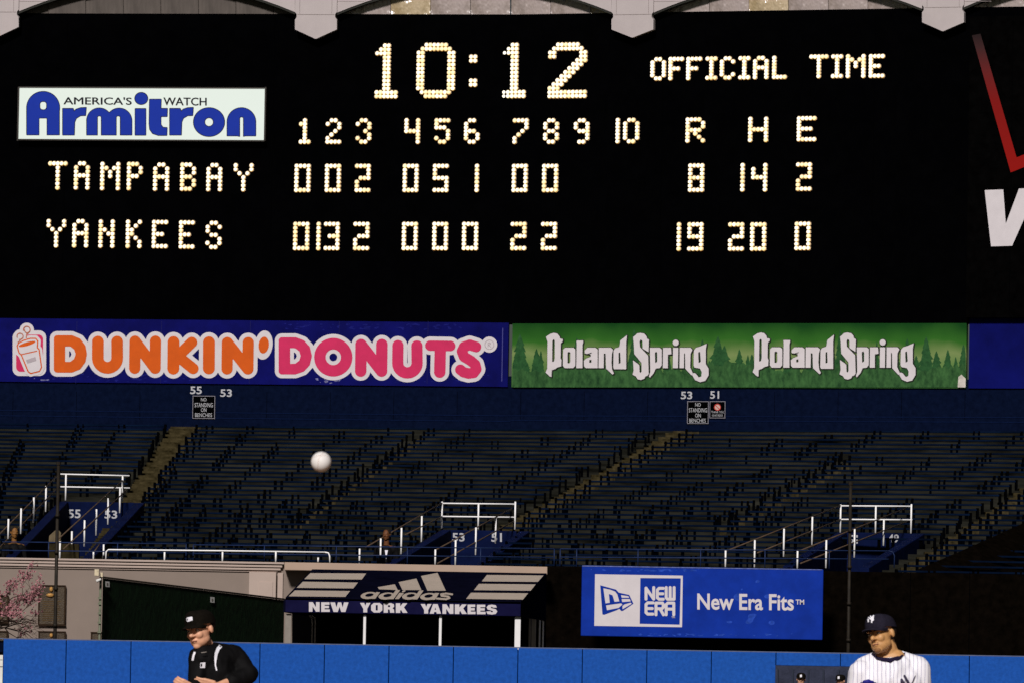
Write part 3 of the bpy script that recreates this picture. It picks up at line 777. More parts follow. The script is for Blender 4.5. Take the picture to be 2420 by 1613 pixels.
# ---------------------------------------------------------------- bleacher terrace, aisles and benches
NR = 30
FRONT_D = 150.0
def back_line(X):
    """depth of the back wall foot at world x"""
    return FOLD.y - (X - FOLD.x) * (math.tan(YA) if X < FOLD.x else math.tan(YB)) - 1.5
def row_y(i, X):
    t = (i - .3) / (NR - 1)
    return FRONT_D + t * (back_line(X) - FRONT_D)
ZP0 = 1.2 + (1660 - 1331) * 150 / F          # plank height, first and last row
ZP1 = 1.2 + (1660 - 1016) * 176 / F
SEATH = .235
def plank_z(i): return ZP0 + (ZP1 - ZP0) * i / (NR - 1)
def tread_z(i): return plank_z(i) - SEATH
def row_px(i, px):
    """world point on row i's plank that appears at picture column px"""
    X = (px - CX) * 160 / F
    for _ in range(4):
        Yd = row_y(i, X); z = plank_z(i)
        q = proj(Vector((X, Yd, z))); X += (px - q[0]) * Yd / F
    return Vector((X, row_y(i, X), plank_z(i))), q[1]
def row_dir(i, X):
    d = Vector((.5, row_y(i, X + .25) - row_y(i, X - .25), 0)); return d.normalized()

def lerpx(y, xa, ya, xb, yb): return xa + (xb - xa) * (y - ya) / (yb - ya)
VOM = [  # back y, left edge line (top x,y -> bottom x,y), right edge line
    (1186, (138, 1186, 24, 1312), (322, 1190, 196, 1315)),
    (1252, (1042, 1252, 885, 1333), (1230, 1253, 1128, 1333)),
    (1257, (1980, 1257, 1850, 1338), (2165, 1258, 2060, 1340))]
AIS = [(306, 1190, 436, 1000, 72), (690, 1232, 960, 1042, 20), (1262, 1190, 1592, 1010, 62), (1700, 1225, 1960, 1090, 20), (2170, 1290, 2420, 1128, 44)]
def vom_iv(y):
    return [(lerpx(y, l[0], l[1], l[2], l[3]), lerpx(y, r_[0], r_[1], r_[2], r_[3])) for (yb, l, r_) in VOM if y > yb]
def ais_iv(y):
    out = []
    for k, (xa, ya, xb, yb, w) in enumerate(AIS):
        if k in (1, 3) and (y > ya or y < yb - 25): continue
        c = lerpx(y, xa, ya, xb, yb); ww = w * (1 + (y - 1000) * -.0008)
        out.append((c - ww / 2, c + ww / 2, k))
    return out
def blocked(px, y, ivs): return any(a <= px <= b for a, b in ivs)
def segs(ivs, lo=-260, hi=2700):
    cuts = sorted(ivs); out = []; x = lo
    for a, b in cuts:
        if a > x: out.append((x, a))
        x = max(x, b)
    if x < hi: out.append((x, hi))
    return out

terr = MB(); ais = [MB() for _ in AIS]
for i in range(NR + 2):
    _, yc = row_px(i, 1210)
    iv = vom_iv(yc + 16 if yc < 1320 else yc)
    for a, b in segs(iv):
        n = max(1, int((b - a) / 250)); xs = [a + (b - a) * k / n for k in range(n + 1)]
        if a < 1207 < b: xs = sorted(xs + [1207])
        for xa, xb in zip(xs, xs[1:]):
            pa, _ = row_px(i, xa); pb, _ = row_px(i, xb)
            za = tread_z(i); z_ = tread_z(i) - (plank_z(1) - plank_z(0))
            pa2 = Vector((pa.x, row_y(i + 1, pa.x), za)); pb2 = Vector((pb.x, row_y(i + 1, pb.x), za))
            fa = Vector((pa.x, pa.y - .12, 0)); fb = Vector((pb.x, pb.y - .12, 0))
            A = Vector((fa.x, fa.y, za)); B = Vector((fb.x, fb.y, za))
            terr.quad(Vector((A.x, A.y, z_ - .4)), Vector((B.x, B.y, z_ - .4)), B, A)
            pa2.y -= .12; pb2.y -= .12
            terr.quad(A, B, pb2, pa2)
    # aisle steps: two shallow steps per row, proud of the terrace
    for (a, b, k) in ais_iv(yc):
        if blocked((a + b) / 2, yc, vom_iv(yc)): continue
        pa, _ = row_px(i, a); pb, _ = row_px(i, b)
        dz = plank_z(1) - plank_z(0)
        for h, fr in ((0.004, .0), (dz / 2 + .004, .5)):
            z_ = tread_z(i) + h
            ya = pa.y - .14 + fr * (row_y(i + 1, pa.x) - pa.y); yb = pb.y - .14 + fr * (row_y(i + 1, pb.x) - pb.y)
            ye, yf = ya + .8, yb + .8
            loop = [Vector((pa.x, ya, z_ - dz)), Vector((pb.x, yb, z_ - dz)), Vector((pb.x, yb, z_)), Vector((pa.x, ya, z_))]
            ais[k].hexa(loop, [v + Vector((0, .78 if fr == 0 else .38, 0)) for v in loop])
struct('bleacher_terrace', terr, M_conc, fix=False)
for k, a in enumerate(ais):
    struct('aisle_steps', a, M_aisle)

ORD = ['front', 'second', 'third', 'fourth', 'fifth', 'sixth', 'seventh', 'eighth', 'ninth', 'tenth', 'eleventh', 'twelfth', 'thirteenth', 'fourteenth', 'fifteenth',
       'sixteenth', 'seventeenth', 'eighteenth', 'nineteenth', 'twentieth', 'twenty-first', 'twenty-second', 'twenty-third', 'twenty-fourth', 'twenty-fifth',
       'twenty-sixth', 'twenty-seventh', 'twenty-eighth', 'twenty-ninth', 'topmost']
WHERE = ['left of the wide left aisle', 'just right of the wide left aisle', 'just left of the bright middle aisle',
         'just right of the bright middle aisle', 'just left of the far right aisle', 'right of the far right aisle']
rngb = random.Random(11)
BCOL = []
_x = -500
_SX = [(-500, -.25), (0, -.4), (430, -.68), (960, -1.42), (1592, -1.83), (2080, -1.93), (2620, -1.7), (3400, -1.6)]
while _x < 3300:
    for (xa, sa), (xb, sb_) in zip(_SX, _SX[1:]):
        if xa <= _x < xb: BCOL.append((_x, sa + (sb_ - sa) * (_x - xa) / (xb - xa), rngb.choice((.04, .048, .058))))
    _x += rngb.choice((98, 106, 112, 112, 120))
def tarp_x(y): return 2420 - (y - 1235) * 2.3 if y > 1235 else 9999
for i in range(NR):
    _, yc = row_px(i, 1210)
    av = ais_iv(yc)
    iv = sorted([(a, b) for a, b, k in av] + vom_iv(yc)); mg = []
    for a, b in iv:
        if mg and a - mg[-1][1] < 45: mg[-1] = (mg[-1][0], max(b, mg[-1][1]))
        else: mg.append((a, b))
    iv = mg
    # section = number of aisle lines (extended) left of the bench middle
    for a, b in segs(iv, -240, 2680):
        if b - a < 14: continue
        mid = (max(a, 0) + min(b, 2420)) / 2
        sec = sum(1 for (xa, ya, xb, yb, w) in AIS if lerpx(yc, xa, ya, xb, yb) < mid)
        if a > 2440 or b < -20: continue
        a2 = a + rngb.uniform(-9, 7); b2 = b + rngb.uniform(-7, 9)
        pa, _ = row_px(i, a2); pb, _ = row_px(i, b2)
        t = thing('bleacher_bench', 'navy plank bench, %s row up, %s' % (ORD[i], WHERE[sec]),
                  'bench', ((pa.x + pb.x) / 2, (pa.y + pb.y) / 2, tread_z(i)), 'bleacher benches')
        xs = [pa.x, pb.x]
        if pa.x < FOLD.x < pb.x: xs.insert(1, FOLD.x)
        mb = MB(); 
        for xa, xb in zip(xs, xs[1:]):
            A = Vector((xa, row_y(i, xa), 0)); B = Vector((xb, row_y(i, xb), 0))
            z1 = plank_z(i); z0 = z1 - .038
            lo = [Vector((A.x, A.y, z0)), Vector((B.x, B.y, z0)), Vector((B.x, B.y, z1)), Vector((A.x, A.y, z1))]
            mb.hexa(lo, [v + Vector((0, .26, 0)) for v in lo])
        obj('seat_plank', mb, M_seat, t)
        mb = MB()
        for cx_, sl, wd in BCOL:
            xc = cx_ + sl * (yc - 1000)
            if xc < a2 + 2 or xc > b2 - 2: continue
            if rngb.random() < .30: continue
            for o_ in ((0, 13) if rngb.random() < .75 else (0,)):
                pc, _ = row_px(i, xc + o_ + rngb.uniform(-1.5, 1.5))
                if pc.x > pb.x - .03: continue
                z1 = plank_z(i) + .001; w = wd * rngb.uniform(.75, 1.2)
                mb.box((pc.x, pc.y - .012 + .1, (z1 + tread_z(i) + .003) / 2), w, .2, z1 - tread_z(i) - .003)
        if i < 13:
            x_ = a2 + rngb.uniform(10, 60)
            while x_ < b2 - 5:
                pc, _ = row_px(i, x_); z1 = plank_z(i) - .041
                mb.box((pc.x, pc.y + .12, (z1 + tread_z(i) + .003) / 2), rngb.uniform(.05, .085), .14, z1 - tread_z(i) - .003)
                x_ += rngb.uniform(40, 130)
        for x_ in (a2 + 3, b2 - 3):
            pc, _ = row_px(i, x_); z1 = plank_z(i) + .02
            mb.box((pc.x, pc.y + .10, (z1 + tread_z(i) + .003) / 2), .05, .3, z1 - tread_z(i) - .003)
        obj('bench_brackets', mb, M_bracket, t, kind='stuff', fix=False)

# black cloth over the seats behind the batter's eye (lower right)
mb = MB(); pts_f = []; 
q = [(2168, 1345, 149.9), (2300, 1288, 152.2), (2420, 1234, 155.4), (2700, 1150, 160.5)]
fr = [P(x, y, D) for x, y, D in q]
bot = [P(x, 1420, 149.2) for x, y, D in q]
mb.add(fr + bot + [v + Vector((0, 4.5, -.6)) for v in fr], [(i, i + 1, i + 5, i + 4) for i in range(3)] + [(i, i + 1, i + 9, i + 8) for i in range(3)])
setprops(obj('black_tarp', mb, M_blackcloth, fix=False), 'black cloth draped over the lowest seats at the lower right, beside the batter\'s eye', 'cloth cover')

# ---------------------------------------------------------------- stair entrances (blue parapets with section numbers)
def lerp3(a, b, t): return a + (b - a) * t
def entrance(label, bx0, bx1, by, Lf, Rf, nums, DB, DF=150.4):
    """bx0..bx1 at by: top of the number wall at depth DB; Lf / Rf: front ends of the parapets (px, py) at depth DF"""
    pb0 = P(bx0, by, DB); pb1 = P(bx1, by + 2, DB)
    zt = (pb0.z + pb1.z) / 2; pb0.z = pb1.z = zt
    t = thing('stair_entrance', label, 'entrance', ((pb0.x + pb1.x) / 2, DB - 3, 2.2), 'blue stair entrances in the bleachers')
    mb = MB(); lo = [Vector((pb0.x, DB, 2.0)), Vector((pb1.x, DB, 2.0)), pb1, pb0]
    mb.hexa(lo, [v + Vector((0, .25, 0)) for v in lo]); obj('number_wall', mb, M_vom, t, bevel=.02)
    for (p, q_) in ((pb0, Lf), (pb1, Rf)):
        e = P(q_[0], q_[1], DF)
        d = Vector((p.x - e.x, p.y - e.y, 0)).normalized(); s_ = Vector((d.y, -d.x, 0))
        p2 = p + Vector((0, -.003, 0)) if True else p
        lo = [Vector((e.x, e.y, 2)), Vector((p2.x, p2.y, 2)), p2.copy(), Vector((e.x, e.y, e.z))]
        mb = MB(); mb.hexa(lo, [v + s_ * .22 for v in lo]); obj('parapet', mb, M_vom, t, bevel=.015)
    e0 = P(Lf[0], 1330, DF); e1 = P(Rf[0], 1330, DF)
    mb = MB(); n = 12
    for k in range(n):
        a = lerp3(Vector((e0.x, DF, 0)), Vector((pb0.x, DB, 0)), k / n); b = lerp3(Vector((e1.x, DF, 0)), Vector((pb1.x, DB, 0)), k / n)
        zz = 3.1 + k * .06
        mb.box(((a.x + b.x) / 2, a.y + .3, zz), abs(b.x - a.x) - .1, .62, .09)
    obj('stair_treads', mb, M_aisle, t)
    for s_, box in nums:
        text('section_number', s_, box, FP(DB), .006, M_num, t, .02)
    return t
V1 = entrance('blue stair entrance numbered 55 and 53 at the left of the bleachers', 138, 318, 1184, (14, 1312), (196, 1316), [('55', (161, 1202.5, 190.5, 1223)), ('53', (247, 1205, 277, 1224))], 158)
V2 = entrance('blue stair entrance numbered 53 and 51 above the canopy', 1042, 1228, 1251, (905, 1333), (1120, 1335), [('53', (1069, 1258, 1098, 1278)), ('51', (1161, 1258, 1186, 1279))], 155)
V3 = entrance('blue stair entrance numbered 51 and 49 behind the right-hand dark pole', 1978, 2162, 1257, (1850, 1336), (2030, 1340), [('51', (2007, 1263, 2027, 1283)), ('49', (2099, 1261, 2124, 1281))], 155)

def railing(label, posts, rails, loc, rp=.0195, mats=None):
    t = thing('handrail', label, 'railing', loc, 'white posted handrails round the stair entrances')
    for x, y0_, y1_, D in posts:
        mb = MB(); mb.tube([P(x - .0175 * (y1_ - y0_), y1_, D), P(x, y0_, D)], rp, 8); obj('post', mb, M_white, t, smooth=True)
    for a, b, white in rails:
        mb = MB(); mb.tube([P(*a), P(*b)], .0155 if white else .015, 8); obj('rail', mb, M_white if white else M_rust, t, smooth=True)
    return t
def base(x, y, D): return P(x, y, D)
# entrance 1
railing('leftmost sloping handrail with four white posts, by the pink blossom', [(20, 1225, 1272, 151.4), (50, 1200, 1260, 153.2), (80, 1174, 1234, 155), (109, 1147, 1208, 157)],
        [((-20, 1280, 150.4), (138, 1120, 158), False), ((-20, 1312, 150.4), (138, 1150, 158), False)], base(20, 1272, 151.4))
railing('two-bar white guard above the wall number 55, left of the ball', [(156, 1120, 1181, 158), (290, 1124, 1184, 158)],
        [((143, 1119, 158), (306, 1123, 158), True), ((143, 1149, 158), (307, 1152, 158), True)], base(156, 1181, 158))
railing('sloping handrail with six white posts crossing in front of number 53 at left', [(142, 1278, 1320, 150.4), (170, 1254, 1318, 151.6), (200, 1228, 1290, 153), (228, 1202, 1264, 154.6), (256, 1176, 1238, 156.3), (284, 1150, 1211, 157.8)],
        [((138, 1272, 150.4), (290, 1134, 158), False), ((150, 1296, 150.4), (298, 1158, 158), False), ((222, 1303, 150), (236, 1284, 150.4), False)], base(170, 1318, 151.6))
# entrance 2
railing('sloping handrail beside the standing dark-suited person above the canopy', [(850, 1295, 1331, 150.2), (900, 1271, 1331, 151), (949, 1246, 1308, 152.2), (997, 1218, 1281, 153.6)],
        [((864, 1292, 150.4), (1045, 1187, 155), False), ((958, 1262, 152), (1045, 1219, 155), False)], base(900, 1331, 151))
railing('two-bar white guard with three posts above the canopy', [(1045, 1184, 1247, 155), (1131, 1190, 1249, 155), (1218, 1184, 1250, 155)],
        [((1045, 1188, 155), (1218, 1190, 155), True), ((1045, 1219, 155), (1218, 1221, 155), True)], base(1045, 1247, 155))
railing('sloping handrail crossing in front of numbers 53 and 51 above the canopy', [(1029, 1297, 1333, 150.3), (1077, 1275, 1334, 151), (1125, 1245, 1310, 152.6), (1172, 1220, 1283, 154)],
        [((1030, 1298, 150.3), (1210, 1200, 155), False), ((1034, 1330, 150.3), (1215, 1230, 155), False)], base(1077, 1334, 151))
# entrance 3
railing('sloping handrail above the blue cap advertisement, left of the dark pole', [(1715, 1297, 1341, 150.2), (1784, 1275, 1341, 151), (1853, 1248, 1314, 152), (1920, 1220, 1286, 153.6)],
        [((1718, 1300, 150.3), (1987, 1193, 155), False), ((1790, 1305, 151), (1987, 1226, 155), False)], base(1784, 1341, 151))
railing('two-bar white guard crossed by the right-hand dark pole', [(1987, 1191, 1257, 155), (2070, 1195, 1258, 155), (2154, 1190, 1259, 155)],
        [((1987, 1194, 155), (2156, 1195, 155), True), ((1987, 1226, 155), (2156, 1227, 155), True)], base(1987, 1257, 155))
railing('sloping handrail in front of number 49, beside the dark pole', [(1885, 1299, 1342, 150.3), (1953, 1275, 1341, 151), (2020, 1249, 1316, 152.6), (2089, 1225, 1288, 154)],
        [((1890, 1300, 150.3), (2140, 1200, 155), False), ((1892, 1330, 150.3), (2146, 1230, 155), False)], base(1953, 1341, 151))
# low white rail above the cornice, white stubs
t = thing('low_rail', 'low white pipe rail on top of the beige wall with turned-down ends', 'railing', P(252, 1322, 149.4))
mb = MB(); mb.tube([P(250, 1321, 149.4), P(251, 1302, 149.4), P(256, 1297.5, 149.4), P(520, 1300, 149.4), P(768, 1303.5, 149.4)], .0155, 8); obj('rail', mb, M_white, t, smooth=True)
mb = MB(); mb.tube([P(768, 1303.5, 149.4), P(776, 1305, 149.4), P(779, 1312, 149.4), P(779.5, 1328, 149.4)], .0155, 8); obj('bent_end', mb, M_white, t, smooth=True)
for x in (389, 526, 652, 752):
    mb = MB(); mb.tube([P(x - .4, 1327, 149.4), P(x, 1303 if x < 700 else 1316, 149.4)], .0185, 8); obj('post', mb, M_white, t, smooth=True)
t = thing('low_rail', 'two short white posts beside the left end of the low pipe rail', 'railing', P(221, 1321, 150))
for x, y in ((221, 1302), (245, 1285)):
    mb = MB(); mb.tube([P(x - .3, 1322, 150), P(x, y, 150)], .0185, 8); obj('post', mb, M_white, t, smooth=True)
# blue guard rail along the front
t = thing('guard_rail', 'thin blue pipe guard rail running along the front of the bleachers', 'railing', P(1210, 1330, 149.6))
for xa, xb, y, dy in ((5, 440, 1279, 5), (457, 1310, 1286, 9.5), (1324, 2100, 1295.5, 5), (5, 440, 1299, 5), (457, 1310, 1306, 10), (1324, 2100, 1315, 5)):
    mb = MB(); mb.tube([P(xa, y, 149.6), P(xb, y + dy, 149.6)], .0125, 6); obj('rail', mb, M_bluerail, t, smooth=True)
mb = MB(); mb.tube([P(2100, 1300.5, 149.6), P(2110, 1303, 149.6), P(2114, 1312, 149.6), P(2113, 1340, 149.6)], .0125, 6); obj('bent_end', mb, M_bluerail, t, smooth=True)
for x, ya, yb in ((115, 1281, 1318), (278, 1283, 1320), (440, 1284, 1323), (457, 1286, 1323), (625, 1288, 1326), (795, 1290, 1330), (963, 1292, 1333), (1136, 1294, 1335), (1310, 1296, 1336), (1324, 1296, 1336), (1363, 1296, 1338), (1508, 1297, 1339), (1656, 1297, 1340), (1808, 1298, 1341), (1960, 1300, 1343)):
    mb = MB(); mb.tube([P(x - .5, yb, 149.6), P(x, ya, 149.6)], .0125, 6); obj('post', mb, M_bluerail, t, smooth=True)

# ---------------------------------------------------------------- beige retaining wall
WD = 148.6
rw = thing('retaining_wall', 'beige stone wall of the monument garden with moulded cornice and pilaster', 'wall', P(300, 1513, WD))
def fslab(name, x0_, x1_, yt, yb, D, th, m_, par, z0=None, bevel=0, **k):
    mb = MB(); fr = rect(FP(D), x0_, x1_, yt, yb)
    if z0 is not None: fr[0].z = fr[1].z = z0
    mb.hexa(fr, [v + Vector((0, th, 0)) for v in fr]); return obj(name, mb, m_, par, bevel=bevel, **k)
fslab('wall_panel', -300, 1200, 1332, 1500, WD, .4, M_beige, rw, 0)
for (yt, yb, pr) in ((1323.5, 1328.5, .14), (1328.5, 1331.0, .07), (1331.0, 1336.0, .11), (1336.0, 1338, .06), (1338, 1343.0, .085), (1343.0, 1347.5, .04)):
    # heights at x = 480 (between plaque and canopy)
    z1 = P(480, yt, WD - .4).z; z0_ = P(480, yb, WD - .4).z
    xa = P(-300, 1335, WD).x; xb = P(672 - (.14 - pr) * 150, 1335, WD).x
    mb = MB(); lo = [Vector((xa, WD - pr, z0_ + .002)), Vector((xb, WD - pr, z0_ + .002)), Vector((xb, WD - pr, z1)), Vector((xa, WD - pr, z1))]
    mb.hexa(lo, [v + Vector((0, pr + .003, 0)) for v in lo]); obj('cornice_moulding', mb, M_pilaster, rw, bevel=.008)
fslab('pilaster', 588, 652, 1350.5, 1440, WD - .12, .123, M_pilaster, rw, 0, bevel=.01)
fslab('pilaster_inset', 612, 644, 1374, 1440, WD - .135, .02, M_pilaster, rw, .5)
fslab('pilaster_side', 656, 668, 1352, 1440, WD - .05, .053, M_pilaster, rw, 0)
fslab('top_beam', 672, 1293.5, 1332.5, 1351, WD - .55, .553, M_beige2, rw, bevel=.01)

def plaque(label, x0_, x1_, yt, yb, portrait=None):
    t = thing('plaque', label, 'plaque', rect(FP(WD - .05), x0_, x1_, yt, yb)[0], 'bronze plaques on the beige wall')
    fslab('plate', x0_ + 3, x1_ - 3, yt + 3, yb - 3, WD - .07, .075, M_bronze, t, bevel=.006)
    mb = MB()
    for a in ((x0_, x1_, yt, yt + 3), (x0_, x1_, yb - 3, yb), (x0_, x0_ + 3, yt + 3, yb - 3), (x1_ - 3, x1_, yt + 3, yb - 3)):
        fr = rect(FP(WD - .09), *a); mb.hexa(fr, [v + Vector((0, .085, 0)) for v in fr])
    obj('frame', mb, mat('plaque_frame', (.03, .016, .008), .4, .3, 20, metal=.4), t)
    if portrait:
        px, py, s_ = portrait
        c = P(px, py, WD - .09)
        bm = bmesh.new()
        for dx, dz, rx, rz in ((0, 0, 4.6, 6.2), (-2.5, -14, 9.5, 5.0)):
            bmesh.ops.create_icosphere(bm, subdivisions=2, radius=1, matrix=Matrix.Translation(c + Vector((dx * s_ * .0088, 0, dz * s_ * .0088))) @ Matrix.Diagonal((rx * s_ * .0088, .03, rz * s_ * .0088, 1)))
        V = [v.co.copy() for v in bm.verts]; Fc = [tuple(v.index for v in f.verts) for f in bm.faces]; bm.free()
        obj('portrait_relief', (V, Fc), M_gold, t, smooth=True)
    mb = MB()
    for k in range(int((yb - yt - 45) / 5)):
        y = yt + 38 + k * 5
        fr = rect(FP(WD - .076), x0_ + 10, x1_ - 10 - (k * 7 % 9), y, y + 1.6); mb.hexa(fr, [v + Vector((0, .02, 0)) for v in fr])
    if mb.v: obj('raised_text', mb, mat('plaque_text', (.09, .055, .022), .4, .2, 9, metal=.4), t)
plaque('upper bronze plaque with gold portrait behind the left dark pole', 90, 155, 1381, 1477, (121, 1391, 1))
plaque('dark bronze plaque at the left edge half hidden by the blossom tree', -45, 20, 1405, 1471, (-2, 1412, 1))
plaque('lower bronze plaque with a gold head just above the blue wall', 90, 155, 1490, 1570, (121, 1500, .9))
plaque('small bronze plaque corner beside the green corner post', 214, 262, 1492, 1560)
plaque('lowest dark plaque at the left edge above the blue wall', -45, 18, 1489, 1560)

# ---------------------------------------------------------------- batter's eye
be = thing('batters_eye', "plain black batter's-eye wall below the seats on the right", 'wall', P(1700, 1540, 149.1))
fslab('black_panel', 1210, 2440, 1346, 1545, 149.0, .4, M_blackcloth, be, 0)
fslab('black_panel', 2440, 2800, 1346, 1545, 149.0, .4, M_blackcloth, be, 0)
for k in range(7):
    fslab('panel_joint', 1450 + k * 140, 1451.5 + k * 140, 1350, 1540, 148.995, .004, M_black, be)

# ---------------------------------------------------------------- cap advertisement
NE = FP(147.4)
ne = thing('advertising_sign', 'royal blue cap maker advertisement with boxed flag logo, right of the canopy', 'sign', rect(NE, 1374, 1946, 1340, 1506)[0])
mb = MB(); slab(mb, NE, 1374, 1945, 1339.5, 1506, 0, .3); obj('panel', mb, M_newera, ne, bevel=.015)
ZN = (1350, 1320, 3.735)
mb = MB(); polyslab(mb, NE, [(1376, 1334.8), (1943, 1344), (1943, 1346), (1376, 1337)], .008, .006); obj('top_edge', mb, mat('sign_edge', (.11, .14, .36), .6, .4, 12), ne)
lo = sub(d_poly([(210, 132), (985, 145), (978, 600), (203, 588)]), d_poly([(610, 166), (967, 169), (957, 578), (604, 570)]))
flag = d_poly([(256, 230), (395, 268), (420, 295), (512, 315), (549, 392), (455, 456), (440, 456), (425, 437), (400, 450), (290, 490), (275, 486)])
nn = U_(d_poly([(283, 255), (345, 268), (388, 285), (407, 310), (424, 372), (382, 376), (364, 318), (332, 306), (340, 384), (302, 390)]),
        d_poly([(307, 406), (440, 388), (452, 400), (417, 430), (315, 450)]), d_poly([(438, 315), (503, 325), (512, 340), (446, 340)]), d_poly([(444, 350), (516, 350), (526, 372), (450, 378)]), d_poly([(452, 412), (468, 398), (526, 382), (534, 393), (452, 442)]))
decal('logo_frame', lo, (196, 126, 992, 606), 3, NE, .004, M_signwhite, ne, ZN)
decal('flag_logo', sub(flag, nn), (250, 225, 555, 495), 1.8, NE, .008, M_newera, ne, ZN)
def zb(a, b, c, d): return (1350 + a / 3.735, 1320 + b / 3.735, 1350 + c / 3.735, 1320 + d / 3.735)
def Sx(*ls): return U_(*[d_cap(l, 13) for l in ls])
decal('logo_lettering', U_(
    Sx([(660, 352), (660, 255), (728, 352), (728, 250)]), Sx([(812, 257), (775, 257), (760, 272), (760, 340), (775, 353), (812, 353)], [(765, 305), (808, 305)]), Sx([(838, 250), (838, 340), (850, 353), (908, 353), (908, 250)], [(873, 250), (873, 353)]),
    Sx([(722, 385), (675, 385), (660, 400), (660, 470), (675, 484), (720, 484)], [(662, 435), (715, 435)]), Sx([(748, 490), (748, 387), (805, 387), (812, 398), (812, 425), (800, 437), (752, 437)], [(785, 440), (814, 490)]), Sx([(838, 490), (838, 400), (852, 387), (905, 387), (905, 490)], [(840, 440), (903, 440)])),
    (640, 235, 930, 505), 2.4, NE, .008, M_signwhite, ne, ZN)
text('trademark', 'TM', zb(885, 504, 915, 520), NE, .008, M_signwhite, ne, .01)
text('lettering', 'New Era Fits', zb(1112, 306, 1965, 450), NE, .008, M_signwhite, ne, .022, .01)
text('trademark', 'TM', zb(1981, 356, 2056, 400), NE, .008, M_signwhite, ne, .02)

# ---------------------------------------------------------------- canopy
cf_l = P(675, 1410, 141); cf_r = P(1231, 1420, 141); cf_l.z = cf_r.z = (cf_l.z + cf_r.z) / 2
cb_l = P(738, 1344, 146.5); cb_r = P(1292, 1353, 146.5); cb_l.z = cb_r.z = (cb_l.z + cb_r.z) / 2
cn = thing('canopy', 'dark navy dugout canopy with cream stripes, three-bar logo and white team name', 'canopy', (cf_l.x, 141, 0))
ROOF = plane3(cf_l, cf_r, cb_l); VAL = FP(141)
def down(v, h): return Vector((v.x, v.y, h))
zv = P(950, 1450, 141).z
mb = MB(); mb.hexa([cf_l, cf_r, cb_r, cb_l], [v - Vector((0, 0, .05)) for v in (cf_l, cf_r, cb_r, cb_l)]); obj('roof_panel', mb, M_canopy, cn)
mb = MB(); lo = [down(cf_l, zv), down(cf_r, zv), cf_r - Vector((0, 0, .003)), cf_l - Vector((0, 0, .003))]; mb.hexa(lo, [v + Vector((0, .04, 0)) for v in lo]); obj('valance', mb, M_valance, cn, bevel=.01)
for a, b in ((cf_r, cb_r), (cf_l, cb_l)):
    mb = MB(); lo = [down(a, zv) + Vector((0, .045, 0)), down(b, zv - .02), b - Vector((0, 0, .06)), a + Vector((0, .045, -.06))]
    mb.hexa(lo, [v - Vector((.04, 0, 0)) for v in lo]); obj('side_panel', mb, M_canopy, cn)
S3 = [[(733.5, 1352.7), (865.3, 1353.6), (855, 1368), (719, 1367)], [(715.6, 1373), (846, 1375), (834.7, 1389), (701, 1387.6)], [(697, 1393.5), (827.5, 1395), (816, 1409), (682, 1407.6)],
      [(1150.5, 1357), (1284.5, 1358.3), (1271, 1373.5), (1138.6, 1372.3)], [(1131.8, 1378), (1266, 1379.3), (1254, 1394.4), (1119.9, 1393)], [(1113, 1399), (1248, 1400.3), (1236, 1415.4), (1101.5, 1413.6)]]
def pquad(name, pts, pl, off, m_, par):
    mb = MB(); mb.quad(*[pl.hit(x, y, off) for x, y in pts]); return obj(name, mb, m_, par, fix=False)
for q_ in S3: pquad('stripe', q_, ROOF, .006, M_cream, cn)
for q_ in ([(892.5, 1386), (933, 1379), (940, 1392.7), (896, 1391)], [(942, 1374), (984, 1365.5), (996, 1392.9), (951, 1392.7)], [(995, 1359.5), (1034, 1352), (1053.6, 1394.4), (1010, 1394.4)]):
    pquad('logo_bar', q_, ROOF, .006, M_cream, cn)
def let_d(ex, ey, rx, hx, hy, st): return U_(sub(d_ell(ex, ey, rx, 77, -.11), d_ell(hx, hy, 94, 36, -.15)), sub(d_poly(st), d_ell(hx, hy, 94, 36, -.15)))
ad = U_(let_d(300, 618, 185, 310, 608, [(465, 540), (550, 545), (440, 692), (345, 692)]),
        let_d(692, 630, 180, 712, 617, [(900, 495), (997, 497), (845, 700), (750, 700)]),
        d_poly([(975, 560), (1082, 562), (965, 697), (878, 697)]), d_ell(1075, 522, 42, 20, -.3),
        let_d(1212, 632, 176, 1230, 620, [(1420, 505), (1517, 505), (1375, 705), (1280, 705)]),
        let_d(1622, 640, 185, 1627, 630, [(1765, 562), (1867, 562), (1768, 712), (1670, 712)]),
        d_cap([(2150, 592), (2020, 574), (1905, 590), (1915, 624), (2065, 642), (2092, 672), (2020, 700), (1815, 686)], 21))
decal('logo_lettering', ad, (90, 480, 2200, 735), 8, ROOF, .008, M_cream, cn, (840, 1340, 9.412))
def cell(x0_, y0_, x1_, y1_, pts): return d_poly([(x0_ + a * (x1_ - x0_) / 10, y0_ + b * (y1_ - y0_) / 10) for a, b in pts])
